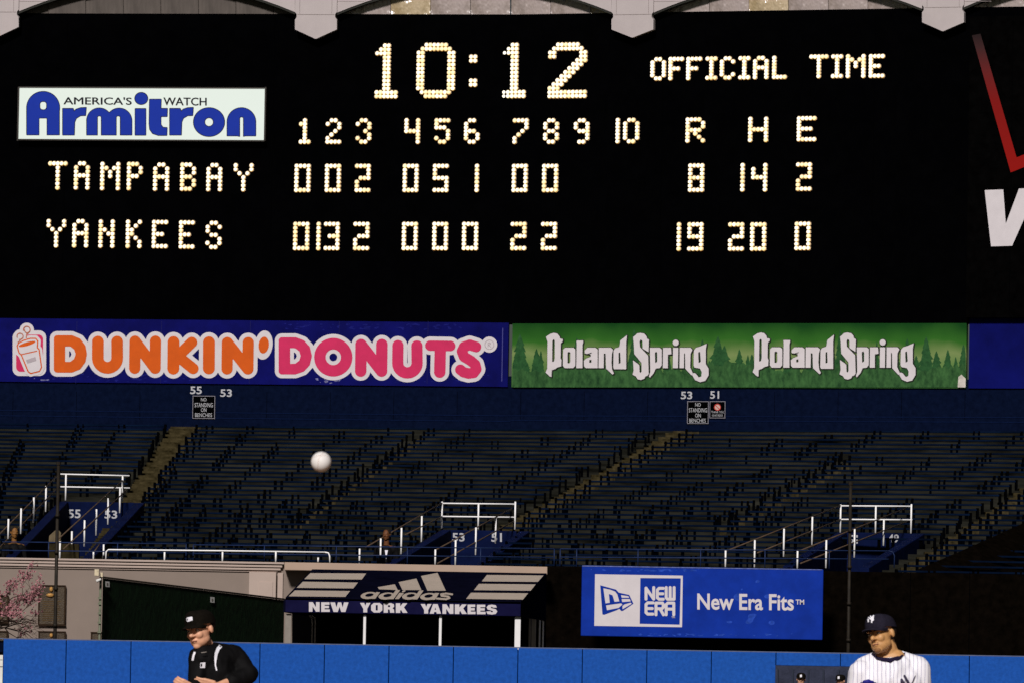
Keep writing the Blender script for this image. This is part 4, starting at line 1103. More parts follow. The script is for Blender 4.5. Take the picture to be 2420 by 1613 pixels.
LF = {'N': [(0, 0), (3.6, 0), (6.6, 5.2), (6.6, 0), (10, 0), (10, 10), (6.6, 10), (3.4, 4.6), (3.4, 10), (0, 10)],
 'E': [(0, 0), (9.6, 0), (9.6, 2.6), (4, 2.6), (4, 3.7), (9, 3.7), (9, 6.2), (4, 6.2), (4, 7.4), (10, 7.4), (10, 10), (0, 10)],
 'W': [(0, 0), (2.6, 0), (3.4, 5.4), (4.2, 0), (6, 0), (6.8, 5.4), (7.5, 0), (10, 0), (8.3, 10), (6, 10), (5.1, 4.6), (4.1, 10), (1.8, 10)],
 'Y': [(0, 0), (4, 0), (5.1, 3.1), (6.2, 0), (10, 0), (6.9, 6.2), (6.9, 10), (3.2, 10), (3.2, 6.2)],
 'O': [(2.4, 0), (7.6, 0), (10, 2.4), (10, 7.6), (7.6, 10), (2.4, 10), (0, 7.6), (0, 2.4)],
 'R': [(0, 0), (7, 0), (9.6, 1.2), (9.8, 3.8), (8.2, 5.4), (9.6, 6.6), (10, 10), (6, 10), (5.6, 6.8), (4, 6.4), (4, 10), (0, 10)],
 'K': [(0, 0), (3.8, 0), (3.8, 3.2), (6, 0), (10, 0), (7, 4.2), (10.2, 10), (6, 10), (4.6, 6.8), (3.8, 7.8), (3.8, 10), (0, 10)],
 'A': [(3, 0), (7, 0), (10, 10), (6.2, 10), (5.9, 8.2), (4, 8.2), (3.7, 10), (0, 10)],
 'S': [(9.5, 3), (6, 3), (5, 2), (3.9, 2.6), (4.6, 3.6), (8.5, 4.6), (10, 7), (8.4, 9.6), (5, 10.2), (1, 9.6), (0, 6.9), (3.7, 6.7), (5, 8), (6.2, 7.4), (5.4, 6.3), (1.2, 5), (.2, 2.6), (1.8, .4), (5, -.2), (8.6, .5)]}
LH = {'O': [(4.1, 2.2), (5.9, 2.2), (5.9, 7.8), (4.1, 7.8)], 'R': [(4, 2.2), (6, 2.2), (6, 4.2), (4, 4.2)], 'A': [(5, 3.2), (5.6, 6), (4.4, 6)]}
for word, yy_, cells in (('NEW', 1421.3, ((730, 755.3), (759, 779.4), (780.5, 823.6))), ('YORK', 1423, ((850.6, 875.6), (877, 903.7), (906.7, 932), (935.4, 962.7))),
                         ('YANKEES', 1425.7, ((994, 1020), (1015.3, 1042.4), (1045.6, 1071.6), (1074.8, 1103), (1105, 1123.8), (1127, 1147.6), (1149.3, 1175.5)))):
    for ch, (xa_, xb_) in zip(word, cells):
        yo = yy_ + .012 * (xa_ - cells[0][0])
        f = cell(xa_, yo, xb_, yo + 22.7, LF[ch])
        if ch in LH: f = sub(f, cell(xa_, yo, xb_, yo + 22.7, LH[ch]))
        decal('team_letter', f, (xa_ - 2, yo - 2, xb_ + 2, yo + 25), .6, VAL, .006, M_signwhite, cn)
def cpost(x0_, x1_, yt, D, m_, name='post'):
    mb = MB(); fr = rect(FP(D), x0_, x1_, yt, 1500); fr[0].z = fr[1].z = 0
    mb.hexa(fr, [v + Vector((0, .1, 0)) for v in fr]); obj(name, mb, m_, cn, bevel=.01)
cpost(673.5, 688.5, 1449, 141.1, M_postgrey); cpost(858.5, 865, 1451, 141.1, M_post); cpost(1037.5, 1044, 1452, 141.1, M_post); cpost(1216.5, 1230.5, 1455, 141.1, M_post)
cpost(1249.5, 1255, 1459, 143.6, M_postgrey); cpost(1256, 1267, 1460, 144.5, mat('post_greyish', (.35, .31, .26), .5)); cpost(1273.5, 1277.5, 1462, 145.4, M_post); cpost(1281.5, 1285.5, 1462, 146.4, M_post)  # second post has a warm greyish finish
mb = MB()
fr = [P(x, y, 146.9) for x, y in ((690, 1425), (1290, 1430), (1290, 1560), (690, 1560))]; mb.hexa(fr, [v + Vector((0, .1, 0)) for v in fr]); obj('dark_void_sheet', mb, M_black, cn)  # black sheet added to stand for the dark void under the canopy
for x in (738, 745):
    mb = MB(); mb.tube([P(x - 1, 1520, 145), P(x, 1470, 145), P(x - 1, 1458, 145), P(x - 8, 1453, 145)], .016, 6); obj('curved_pipe', mb, M_postgrey, cn, smooth=True)

# ---------------------------------------------------------------- green windscreen fence, poles
f0 = P(243, 1365, 139.5); f1 = P(672, 1417, 147.0)
fn = thing('windscreen_fence', 'dark green windscreen fence sloping down behind the umpire', 'fence', (f0.x, f0.y, 0))
n = 6
for k in range(n):
    a = lerp3(f0, f1, k / n); b = lerp3(f0, f1, (k + 1) / n)
    sag = 0.0
    lo = [Vector((a.x, a.y, 0)), Vector((b.x, b.y, 0)), b, a]
    mb = MB(); mb.hexa(lo, [v + Vector((0, .03, 0)) for v in lo]); obj('screen_panel', mb, M_screen, fn)
mb = MB(); mb.tube([f0 + Vector((0, -.02, .02)), f1 + Vector((0, -.02, .02))], .018, 6); obj('top_pipe', mb, M_pole, fn, smooth=True)
FN = plane3(f0, f1, Vector((f0.x, f0.y, 0)))
for x, y in ((254, 1379), (502, 1416)):
    mb = MB(); fr = [FN.hit(x + a, y + b, .03) for a, b in ((-5, -7), (5, -6), (5, 7), (-5, 6))]; mb.hexa(fr, [FN.hit(x + a, y + b, .02) for a, b in ((-5, -7), (5, -6), (5, 7), (-5, 6))]); obj('tag', mb, M_tag, fn)
    mb = MB(); fr = [FN.hit(x + a, y + b, .034) for a, b in ((-2, -3), (2, -3), (2, 3), (-2, 3))]; mb.quad(*fr); obj('tag_mark', mb, M_postgrey, fn, fix=False)
gp = thing('corner_post', 'slim pale green post with a floodlit camera at the end of the green fence', 'post', (P(237, 1500, 139.2).x, 139.2, 0))
mb = MB(); mb.tube([(P(235, 1510, 139.2).x, 139.2, 0), P(238, 1362, 139.2)], .024, 8); obj('pole', mb, M_greenpole, gp, smooth=True)
for y in (1412, 1425, 1448, 1470, 1492):
    mb = MB(); c = P(236.7 - (y - 1370) * .0175, y, 139.17); mb.box(c, .07, .06, .04); obj('clamp', mb, M_greenpole, gp)
mb = MB(); c = P(229, 1352, 139); mb.box(c, .09, .16, .13); mb.box(P(240, 1357, 139.1), .06, .1, .09); obj('camera_housing', mb, mat('camera_cream', (.6, .5, .34), .5, .3, 20), gp, bevel=.01)
mb = MB(); mb.tube([P(228, 1372, 139), P(239, 1367, 139)], [.035, .02], 8); obj('camera_barrel', mb, M_tag, gp, smooth=True)
for (xt, yt, xb, yb, D, lab) in ((137.5, 1096, 130.5, 1510, 137.2, 'tall thin dark pole in front of the left bleacher entrance'), (2011, 1143, 2004, 1545, 137.2, 'tall thin dark pole just right of the blue cap advertisement')):
    b_ = P(xb, yb, D); t_ = P(xt, yt, D); b_.x = t_.x = (b_.x + t_.x) / 2
    q_ = thing('net_pole', lab, 'pole', (b_.x, D, 0), 'tall dark poles behind the outfield wall')
    mb = MB(); mb.tube([(b_.x, D, 0), (b_.x, D, b_.z + .2), t_], [.042, .036, .03], 10); obj('pole', mb, M_pole, q_, smooth=True)
    mb = MB(); mb.tube([t_ - Vector((0, 0, .01)), t_ + Vector((0, 0, .05))], .045, 8); obj('cap', mb, M_pole, q_)
    for k in range(4):
        mb = MB(); c = Vector((b_.x, D - .04, b_.z + .25 + k * .7)); mb.tube([c, c + Vector((0, 0, .05))], .045, 8); obj('cable_clamp', mb, M_pole, q_, smooth=True)

# ---------------------------------------------------------------- padded outfield wall
ow = thing('outfield_wall', 'bright blue padded outfield wall across the bottom', 'wall', (0, 135, 0))
ZT = P(1210, 1530, 135).z
xs = [8 - 152.7 * 3, 8 - 152.7 * 2, 8 - 152.7, 8, 157, 310] + [462.5 + 152.35 * k for k in range(16)]
ZO = P(1950, 1573, 135).z
def wx(px): return P(px, 1545, 135).x
for a, b in zip(xs, xs[1:]):
    xa, xb = wx(a) + .006, wx(b) - .006
    zb_ = 0.02
    if a < 7 and a > -150: xa = xa; 
    dy = rngb.uniform(-.006, .006)
    def pad(x0_, x1_, z0_, z1_):
        mb = MB(); lo = [Vector((x0_, 134.9 + dy, z0_)), Vector((x1_, 134.9 + dy, z0_)), Vector((x1_, 134.9 + dy, z1_)), Vector((x0_, 134.9 + dy, z1_))]
        mb.hexa(lo, [v + Vector((0, .12, 0)) for v in lo]); obj('wall_pad', mb, M_pad, ow, bevel=.012)
    if 1800 < a < 2100: pad(xa, xb, ZO, ZT); pad(xa, xb, .02, .75)
    elif -150 < a < 7: pad(xa, xb, .02, ZT - .02 - .35)
    else: pad(xa, xb, .02, ZT)
mb = MB(); mb.box((0, 135.16, ZT / 2 + .38), 44, .26, .72 if False else .0001) 
mb = MB()
xo0, xo1 = wx(1832), wx(2138)
for x0_, x1_, z0_, z1_ in ((-24, xo0, 0, ZT - .03), (xo1, 24, 0, ZT - .03), (xo0, xo1, ZO + .01, ZT - .03), (xo0, xo1, 0, .74)):
    lo = [Vector((x0_, 135.025, z0_)), Vector((x1_, 135.025, z0_)), Vector((x1_, 135.025, z1_)), Vector((x0_, 135.025, z1_))]
    mb.hexa(lo, [v + Vector((0, .2, 0)) for v in lo])
obj('backing_wall', mb, M_navy, ow)
mb = MB(); mb.box((0, 135.1, ZT + .012), 48, .34, .018); obj('top_capping', mb, M_padtop, ow)
# out-of-town score panel at the far left
sp = thing('score_panel', 'white lettered panel set into the blue wall at the extreme left', 'sign', P(0, 1600, 134.8))
fslab('panel', -140, 6, 1545, 1640, 134.86, .03, M_tag, sp)
fslab('dark_band', -140, 6, 1538, 1545, 134.87, .03, M_black, sp)
fslab('panel_line', -140, 6, 1572, 1573.5, 134.855, .003, M_bracket, sp)
fslab('panel_line', -140, 6, 1556, 1557, 134.855, .003, M_bracket, sp)
# bullpen window behind
bpw = thing('bullpen_screen', 'grey screened opening in the blue wall with two heads showing', 'opening', (P(1930, 1600, 137.6).x, 137.6, 0))
mb = MB(); mb.box((P(1985, 1600, 136.6).x, 136.75, 1.06), 3.6, .1, 2.1); obj('screen', mb, M_window, bpw)
for k in range(9):
    mb = MB(); x = P(1838 + k * 36, 1600, 136.6).x; mb.box((x, 136.68, 1.0), .03, .04, 1.9); obj('mullion', mb, mat('mullion', (.02, .026, .045), .6), bpw)

# ---------------------------------------------------------------- blossom tree at the left edge
bt = thing('blossom_tree', 'pink blossoming tree at the left edge in front of the beige wall', 'tree', (P(-60, 1500, 142).x, 142, 0))
rt = random.Random(3)
tips = []
mb = MB()
root = Vector((P(-60, 1500, 142).x, 142, 0))
mb.tube([root, root + Vector((.03, 0, 1.4)), root + Vector((.12, .05, 2.9))], [.11, .09, .05], 8)
obj('trunk', mb, M_twig, bt, smooth=True)
mb = MB()
def br(p, d, l, r_, lev):
    q_ = p + d * l; mid = p + d * (l * .5) + Vector((rt.uniform(-.06, .06), rt.uniform(-.06, .06), rt.uniform(-.02, .07)))
    mb.tube([p, mid, q_], [r_, r_ * .8, r_ * .55], 5, caps=False)
    tips.append((mid, lev)); tips.append((q_, lev))
    if lev < 4:
        for _ in range(rt.choice((2, 3, 3))):
            nd = (d + Vector((rt.uniform(-.8, .8), rt.uniform(-.6, .6), rt.uniform(-.45, .5)))).normalized()
            br(q_, nd, l * rt.uniform(.6, .85), r_ * .55, lev + 1)
for k in range(14):
    a = rt.uniform(-1.2, 1.2) if k % 3 else rt.uniform(1.5, 4.5); st = root + Vector((.1, .04, rt.uniform(1.9, 2.9)))
    br(st, Vector((math.cos(a) * .8, math.sin(a) * .7, rt.uniform(-.1, .7))).normalized(), rt.uniform(.42, .66), .022, 1)
obj('branches', mb, M_twig, bt, smooth=True, fix=False)
mb = MB()
for p, lev in tips:
    if lev < 3: continue
    x, y = proj(p)
    lim = 98 - abs(y - 1385) * .12
    if x > lim or y < 1262: continue
    dens = 1.0 if y < 1452 else .06
    if rt.random() > dens * (.95 if x < 55 else .6): continue
    for _ in range(rt.randint(3, 7)):
        c = p + Vector((rt.gauss(0, .045), rt.gauss(0, .05), rt.gauss(0, .045)))
        for _ in range(4):
            u = Vector((rt.gauss(0, 1), rt.gauss(0, 1), rt.gauss(0, 1))).normalized(); w = u.orthogonal().normalized(); s_ = rt.uniform(.012, .022)
            c2 = c + u * .012
            mb.quad(c2 - u * s_ - w * s_ * .6, c2 + u * s_ - w * s_ * .6, c2 + u * s_ + w * s_ * .6, c2 - u * s_ + w * s_ * .6)
print('blossom quads', len(mb.f))
obj('blossom_crown', mb, M_blossom, bt, fix=False)

# ---------------------------------------------------------------- people
def prim_ell(bm, c, r, M=None):
    mt_ = Matrix.Translation(Vector(c)) @ Matrix.Diagonal((*r, 1))
    if M is not None: mt_ = M @ mt_
    bmesh.ops.create_icosphere(bm, subdivisions=3, radius=1, matrix=mt_)
def prim_cap(bm, a, b, ra, rb, M=None, flat=None):
    a, b = Vector(a), Vector(b)
    d = b - a; L = d.length; q = d.to_track_quat('Z', 'Y').to_matrix().to_4x4()
    mm = Matrix.Translation((a + b) / 2) @ q
    if M is not None: mm = M @ mm; 
    bmesh.ops.create_cone(bm, cap_ends=True, segments=14, radius1=ra, radius2=rb, depth=max(L, .001), matrix=mm)
    for p, r_ in ((a, ra), (b, rb)):
        t_ = Matrix.Translation(p)
        if M is not None: t_ = M @ t_
        bmesh.ops.create_icosphere(bm, subdivisions=2, radius=r_ * 1.005, matrix=t_)
def blend_mesh(fn, voxel, smooth=4, fold=0, fscale=9):
    bm = bmesh.new(); fn(bm)
    me = bpy.data.meshes.new('tmp'); bm.to_mesh(me); bm.free()
    o = bpy.data.objects.new('tmp', me); COL.objects.link(o)
    r_ = o.modifiers.new('r', 'REMESH'); r_.mode = 'VOXEL'; r_.voxel_size = voxel
    if smooth:
        s_ = o.modifiers.new('s', 'SMOOTH'); s_.iterations = smooth; s_.factor = .5
    dg = bpy.context.evaluated_depsgraph_get(); dg.update()
    m2 = bpy.data.meshes.new_from_object(o.evaluated_get(dg))
    V = [v.co.copy() for v in m2.vertices]; N_ = [v.normal.copy() for v in m2.vertices]; Fc = [tuple(p.vertices) for p in m2.polygons]
    bpy.data.objects.remove(o); bpy.data.meshes.remove(me); bpy.data.meshes.remove(m2)
    if fold:
        for i, v in enumerate(V):
            q = Vector((v.x * fscale, v.y * fscale, v.z * fscale * .55))
            n1 = noise.noise(q); n2 = noise.noise(q * 2.3 + Vector((5, 1, 2)))
            V[i] = v + N_[i] * (fold * (1 - abs(n1) * 2.2) + fold * .4 * n2)
    return V, Fc

def head_matrix(c, yaw, pitch, roll):
    """local +y = face forward, +z up. yaw 0 faces the camera (-Y); positive turns to picture left"""
    M = Matrix.Rotation(math.pi - R(yaw), 4, 'Z')
    return Matrix.Translation(c) @ Matrix.Rotation(R(roll), 4, 'Y') @ M @ Matrix.Rotation(R(-pitch), 4, 'X')

def head_prims(bm, M):
    prim_ell(bm, (0, -.012, .032), (.076, .096, .088), M)
    prim_ell(bm, (0, .025, -.015), (.066, .068, .085), M)
    prim_ell(bm, (0, .034, -.060), (.060, .058, .052), M)
    prim_ell(bm, (0, .068, -.092), (.026, .024, .023), M)
    prim_ell(bm, (.030, .068, -.022), (.028, .026, .028), M); prim_ell(bm, (-.030, .068, -.022), (.028, .026, .028), M)
    prim_ell(bm, (.028, .077, .027), (.030, .014, .010), M); prim_ell(bm, (-.028, .077, .027), (.030, .014, .010), M)
    prim_cap(bm, (0, .088, .020), (0, .113, -.020), .009, .014, M)
    prim_ell(bm, (.012, .100, -.024), (.010, .012, .008), M); prim_ell(bm, (-.012, .100, -.024), (.010, .012, .008), M)
    prim_ell(bm, (0, .087, -.052), (.024, .014, .009), M); prim_ell(bm, (0, .085, -.064), (.021, .014, .008), M)
    for s_ in (-1, 1):
        prim_ell(bm, (s_ * .079, -.008, -.004), (.010, .017, .027), M); prim_ell(bm, (s_ * .050, .02, -.055), (.015, .03, .028), M)

def mesh_part(name, fn, mt_, par, voxel=.006, smooth=3, fold=0, fscale=9, **k):
    V, Fc = blend_mesh(fn, voxel, smooth, fold, fscale)
    return obj(name, (V, Fc), mt_, par, smooth=True, fix=False, **k)

def simple(name, prims, M, mt_, par):
    bm = bmesh.new()
    for p in prims:
        if p[0] == 'e': prim_ell(bm, p[1], p[2], M)
        else: prim_cap(bm, p[1], p[2], p[3], p[4], M)
    V = [v.co.copy() for v in bm.verts]; Fc = [tuple(v.index for v in f.verts) for f in bm.faces]; bm.free()
    return obj(name, (V, Fc), mt_, par, smooth=True, fix=False)

def cap(M, mt_, par, brimlen=.072, name='cap', mt_under=None):
    """ball cap: six-panel crown dome and curved brim"""
    mb = MB(); nu, nv = 28, 9
    for j in range(nv + 1):
        ph = math.pi / 2 * j / nv
        for i in range(nu):
            a = 2 * math.pi * i / nu
            rr = math.cos(ph) ** .62
            x = math.sin(a) * (.0925 * rr); y = -.010 + math.cos(a) * .114 * rr
            z = .043 + math.sin(ph) ** .9 * .092 - .010 * (1 - math.cos(ph)) + (.012 * max(0, math.cos(a)) * math.sin(2 * ph))
            z -= .016 * (1 - math.cos(a)) / 2 * math.cos(ph)
            mb.v.append(M @ Vector((x, y, z)))
    for j in range(nv):
        for i in range(nu):
            mb.f.append((j * nu + i, j * nu + (i + 1) % nu, (j + 1) * nu + (i + 1) % nu, (j + 1) * nu + i)); mb.mi.append(0)
    cp = obj(name, mb, mt_, par, smooth=True)
    mb = MB(); n = 14; L_r = []
    for t in (0, 1):
        for j in range(4):
            v = j / 3
            for i in range(n + 1):
                u = -1 + 2 * i / n; a = u * 1.12
                bx, by = math.sin(a) * .0925, -.010 + math.cos(a) * .1135
                ex = math.sin(a * .80) * .092; ey = by + brimlen * math.cos(u * math.pi / 2) ** .55
                x = bx + (ex - bx) * v; y = by + (ey - by) * v
                z = .048 - .017 * u * u - .016 * v + .006 * v * (1 - u * u) - (.0045 if t else 0)
                mb.v.append(M @ Vector((x, y, z)))
    m_ = 4 * (n + 1)
    for j in range(3):
        for i in range(n):
            q = [j * (n + 1) + i, j * (n + 1) + i + 1, (j + 1) * (n + 1) + i + 1, (j + 1) * (n + 1) + i]
            mb.f.append(tuple(q)); mb.mi.append(0); mb.f.append(tuple(x + m_ for x in q[::-1])); mb.mi.append(0)
    for i in range(n):
        a = 3 * (n + 1) + i; mb.f.append((a, a + 1, a + 1 + m_, a + m_)); mb.mi.append(0)
    for j in range(3):
        for i in (0, n):
            a = j * (n + 1) + i; mb.f.append((a, a + n + 1, a + n + 1 + m_, a + m_)); mb.mi.append(0)
    obj('brim', mb, mt_, cp, smooth=False)
    simple('cap_button', [('e', (0, -.010, .121), (.008, .008, .004))], M, mt_, cp)
    return cp

def face_bits(M, par, hair=True, stubble=None, mouthc=None):
    for s_ in (-1, 1):
        e = simple('eye', [('e', (s_ * .030, .083, .008), (.013, .010, .0085))], M, M_eye, par)
        simple('iris', [('e', (s_ * .030, .0915, .008), (.006, .004, .006))], M, M_iris, e)
        simple('eyebrow', [('c', (s_ * .014, .094, .026), (s_ * .046, .083, .029), .0045, .0035)], M, M_hair, par)
    simple('mouth', [('c', (-.020, .0945, -.0585), (0, .1005, -.0575), .003, .0035), ('c', (0, .1005, -.0575), (.020, .0945, -.0585), .0035, .003)], M, mouthc or M_lip, par)
    if hair:
        simple('hair', [('e', (0, -.035, .022), (.081, .080, .074))], M, M_hair, par)

def surf_decal(name, target, pts, off, mt_, par, closed=None):
    """lay a thin strip/polygon (picture coordinates) onto a curved surface, just above it"""
    me = target.data; loc = wloc(target)
    bv = BVHTree.FromPolygons([v.co + loc for v in me.vertices], [tuple(p.vertices) for p in me.polygons])
    def on(px, py):
        d = ray(px, py).normalized()
        h = bv.ray_cast(EYE, d)
        if h[0] is None:
            return None
        n_ = h[1] if h[1].dot(d) < 0 else -h[1]
        return h[0] - d * off
    mb = MB()
    for quad in pts:
        vs = [on(x, y) for x, y in quad]
        if all(v is not None for v in vs): mb.add(vs, [tuple(range(len(vs)))])
    return obj(name, mb, mt_, par, fix=False)
def strip(path, w, n=3):
    """quads along a path, w wide (picture px)"""
    out = []; P_ = []
    for (a, b) in zip(path, path[1:]):
        for k in range(n): P_.append((a[0] + (b[0] - a[0]) * k / n, a[1] + (b[1] - a[1]) * k / n))
    P_.append(path[-1])
    ed = []
    for i, p in enumerate(P_):
        q0, q1 = P_[max(0, i - 1)], P_[min(len(P_) - 1, i + 1)]
        dx, dy = q1[0] - q0[0], q1[1] - q0[1]; L_q = math.hypot(dx, dy) or 1
        ww = (w(i / (len(P_) - 1)) if callable(w) else w) / 2
        ed.append(((p[0] - dy / L_q * ww, p[1] + dx / L_q * ww), (p[0] + dy / L_q * ww, p[1] - dx / L_q * ww)))
    for a, b in zip(ed, ed[1:]): out.append([a[0], b[0], b[1], a[1]])
    return out
def blob(poly, n=5):
    """fan-subdivided convex polygon"""
    cx = sum(p[0] for p in poly) / len(poly); cy = sum(p[1] for p in poly) / len(poly); out = []
    for a, b in zip(poly, poly[1:] + poly[:1]): out.append([a, b, (cx, cy)])
    return out

def hand(bm, wrist, palm, tip_dir, side, s=1.0, curl=.5, r=.0085):
    """palm plus four unequal fingers with two bends each and a thumb from the palm's side"""
    wrist, palm = Vector(wrist), Vector(palm)
    d = Vector(tip_dir).normalized(); sd = Vector(side).normalized(); nrm = d.cross(sd).normalized()
    prim_cap(bm, wrist, wrist + (palm - wrist) * .6, .027, .028)
    for k in range(4):
        o = (k - 1.5) * .020
        b0 = palm + sd * o * .6 - d * .03; b1 = palm + sd * o + d * .035
        prim_cap(bm, b0, b1, .0155, .0125)
        L_ = (.040, .045, .042, .033)[k] * s
        p1 = b1 + (d * math.cos(curl * .6) + nrm * math.sin(curl * .6)) * L_
        p2 = p1 + (d * math.cos(curl * 1.7) + nrm * math.sin(curl * 1.7)) * L_ * .62
        p3 = p2 + (d * math.cos(curl * 2.6) + nrm * math.sin(curl * 2.6)) * L_ * .45
        prim_cap(bm, b1, p1, r * 1.12, r); prim_cap(bm, p1, p2, r, r * .94); prim_cap(bm, p2, p3, r * .94, r * .8)
    t0 = palm - sd * .026 - d * .022; t1 = t0 - sd * .030 + d * .022 + nrm * .012; t2 = t1 + d * .028 + nrm * .010 - sd * .004
    prim_cap(bm, t0, t1, .014, .011); prim_cap(bm, t1, t2, .011, .009)

# ---- umpire
DU = 50.0
def H(px, py, dy=0.0): return P(px, py, DU + dy)
up = thing('person', 'person in black jacket with white shoulder stripes and black cap before the green fence', 'person', (P(520, 1700, DU).x, DU, 0))
UM = head_matrix(H(474, 1487, -.02), 33, 6, -8) @ Matrix.Scale(1.10, 4)
neck0 = H(480, 1512, .03); neck1 = H(494, 1545, .07)
hip = H(522, 1760, .12)
shR, elR, wrR = H(556, 1553, .10), H(586, 1594, .03), H(514, 1620, -.16)
shL, elL, wrL = H(472, 1556, -.06), H(463, 1624, -.10), H(452, 1627, -.30)
def gz(v, z): return Vector((v.x, v.y, z))
kn1, kn2 = H(500, 1890, -.05), H(560, 1890, .10)
ft1, ft2 = gz(H(495, 2040, .02), .08), gz(H(575, 2040, .22), .08)
def um_body(bm):
    head_prims(bm, UM)
    prim_cap(bm, neck0, neck1, .056, .066)
    prim_cap(bm, H(505, 1570, .05), hip, .125, .13)
    prim_cap(bm, shR, elR, .050, .042); prim_cap(bm, elR, wrR, .040, .027)
    prim_cap(bm, shL, elL, .050, .042); prim_cap(bm, elL, wrL, .040, .027)
    prim_cap(bm, neck1, shR, .06, .05); prim_cap(bm, neck1, shL, .06, .05)
    prim_cap(bm, hip, kn1, .085, .058); prim_cap(bm, hip, kn2, .085, .058); prim_cap(bm, kn1, ft1, .056, .04); prim_cap(bm, kn2, ft2, .056, .04)
    hand(bm, wrR, wrR + Vector((-.055, -.02, .012)), (-1, -.15, .10), (0, -.3, 1), curl=.45)
    hand(bm, wrL, wrL + Vector((-.030, -.03, .020)), (-.9, -.3, .35), (.3, -.2, 1), curl=.7)
ub = mesh_part('body', um_body, M_skin, up, .0055, 2)
def um_jacket(bm):
    prim_cap(bm, H(478, 1556, -.04), H(548, 1554, .10), .098, .100)
    prim_cap(bm, H(492, 1542, .06), H(535, 1545, .08), .080, .075)
    prim_cap(bm, H(506, 1580, .03), H(524, 1700, .08), .150, .165)
    prim_cap(bm, H(524, 1700, .08), H(526, 1775, .10), .165, .150)
    prim_cap(bm, shR, elR, .080, .066); prim_cap(bm, elR, H(548, 1612, -.08), .066, .056)
    prim_cap(bm, H(470, 1560, -.06), elL, .066, .058); prim_cap(bm, elL, H(458, 1622, -.2), .056, .05)
    prim_ell(bm, H(590, 1590, .04), (.058, .07, .06))
uj = mesh_part('jacket', um_jacket, M_jacket, up, .010, 5, .007, 11)
def um_collar(bm):
    prim_cap(bm, H(487, 1532, .055), H(494, 1548, .07), .066, .080)
mesh_part('collar', um_collar, M_jacket, up, .006, 1)
def um_tr(bm):
    prim_cap(bm, H(524, 1765, .10), hip, .15, .15)
    prim_cap(bm, hip, kn1, .105, .078); prim_cap(bm, hip, kn2, .105, .078); prim_cap(bm, kn1, ft1 + Vector((0, 0, .03)), .078, .062); prim_cap(bm, kn2, ft2 + Vector((0, 0, .03)), .078, .062)
mesh_part('trousers', um_tr, M_greytr, up, .014, 4, .006, 8)
for f_ in (ft1, ft2):
    mesh_part('shoe', lambda bm, f_=f_: (prim_cap(bm, f_ + Vector((0, .05, -.035)), f_ + Vector((-.05, -.15, -.045)), .046, .036)), M_shoe, up, .01, 2)
uc = cap(UM, M_capblack, up, .070)
face_bits(UM, up, True)
Zu = lambda pts: [(360 + a / 5.8825, 1380 + b / 5.8825) for a, b in pts]
surf_decal('shoulder_stripe', uj, strip(Zu([(1130, 822), (1085, 806), (1030, 800), (970, 830), (915, 890), (888, 960), (878, 1040), (876, 1120), (895, 1195)]), lambda t: 3.2 + 5.2 * math.sin(min(1, t * 1.25) * math.pi) ** .5), .006, M_fabricwhite, uj)
surf_decal('shoulder_stripe', uj, strip(Zu([(592, 935), (572, 985), (558, 1055)]), 5), .006, M_fabricwhite, uj)
surf_decal('chest_logo', uj, blob(Zu([(668, 1085), (738, 1080), (733, 1158), (664, 1160)])), .008, M_fabricwhite, uj)
surf_decal('chest_logo_mark', uj, blob(Zu([(672, 1105), (692, 1090), (694, 1130), (672, 1148)])), .011, M_jacket, uj)
surf_decal('collar_trim', uj, strip(Zu([(680, 945), (720, 940), (755, 935)]), 1.6), .05, M_postgrey, uj)
surf_decal('cap_logo', uc, blob(Zu([(474, 462), (486, 456), (548, 444), (558, 454), (560, 496), (494, 518), (476, 506)])), .004, M_fabricwhite, uc)
surf_decal('cap_logo_mark', uc, blob(Zu([(480, 474), (490, 472), (494, 486), (490, 500), (480, 497)])), .006, M_jacket, uc)

# ---- pitcher on the right
DP = 47.0
def H2(px, py, dy=0.0): return P(px, py, DP + dy)
pp = thing('person', 'person in white pinstriped jersey and dark navy cap, tilting his head at lower right', 'person', (P(2100, 1700, DP).x, DP, 0))
PM = head_matrix(H2(2083, 1499, -.01), 34, -6, -15) @ Matrix.Scale(1.06, 4)
n0, n1 = H2(2094, 1520, .03), H2(2103, 1556, .05)
hp = H2(2105, 1790, .08)
sR, eR, wR = H2(2168, 1582, .04), H2(2176, 1680, .02), H2(2085, 1662, -.22)
sL, eL, wL = H2(2036, 1584, .0), H2(2024, 1672, .0), H2(2052, 1668, -.24)
k1, k2 = H2(2080, 1950, -.02), H2(2140, 1950, .06)
t1, t2 = gz(H2(2075, 2090, .03), .08), gz(H2(2150, 2090, .12), .08)
def pl_body(bm):
    head_prims(bm, PM)
    prim_cap(bm, n0, n1, .062, .072); prim_cap(bm, H2(2102, 1600, .05), hp, .14, .13); prim_cap(bm, H2(2086, 1558, .025), H2(2118, 1556, .03), .058, .066)
    for a, b, c in ((sR, eR, wR), (sL, eL, wL)):
        prim_cap(bm, n1 + Vector((0, .03, -.04)), a, .045, .045); prim_cap(bm, a, b, .052, .043); prim_cap(bm, b, c, .042, .028)
    prim_cap(bm, hp, k1, .09, .06); prim_cap(bm, hp, k2, .09, .06); prim_cap(bm, k1, t1, .058, .042); prim_cap(bm, k2, t2, .058, .042)
    hand(bm, wR, wR + Vector((-.05, -.03, .02)), (-1, -.3, .2), (0, -.3, 1), curl=.8)
    hand(bm, wL, wL + Vector((.0, -.05, .04)), (-.1, -.3, 1), (1, 0, 0), curl=.5)
pb_ = mesh_part('body', pl_body, M_skin2, pp, .0055, 2)
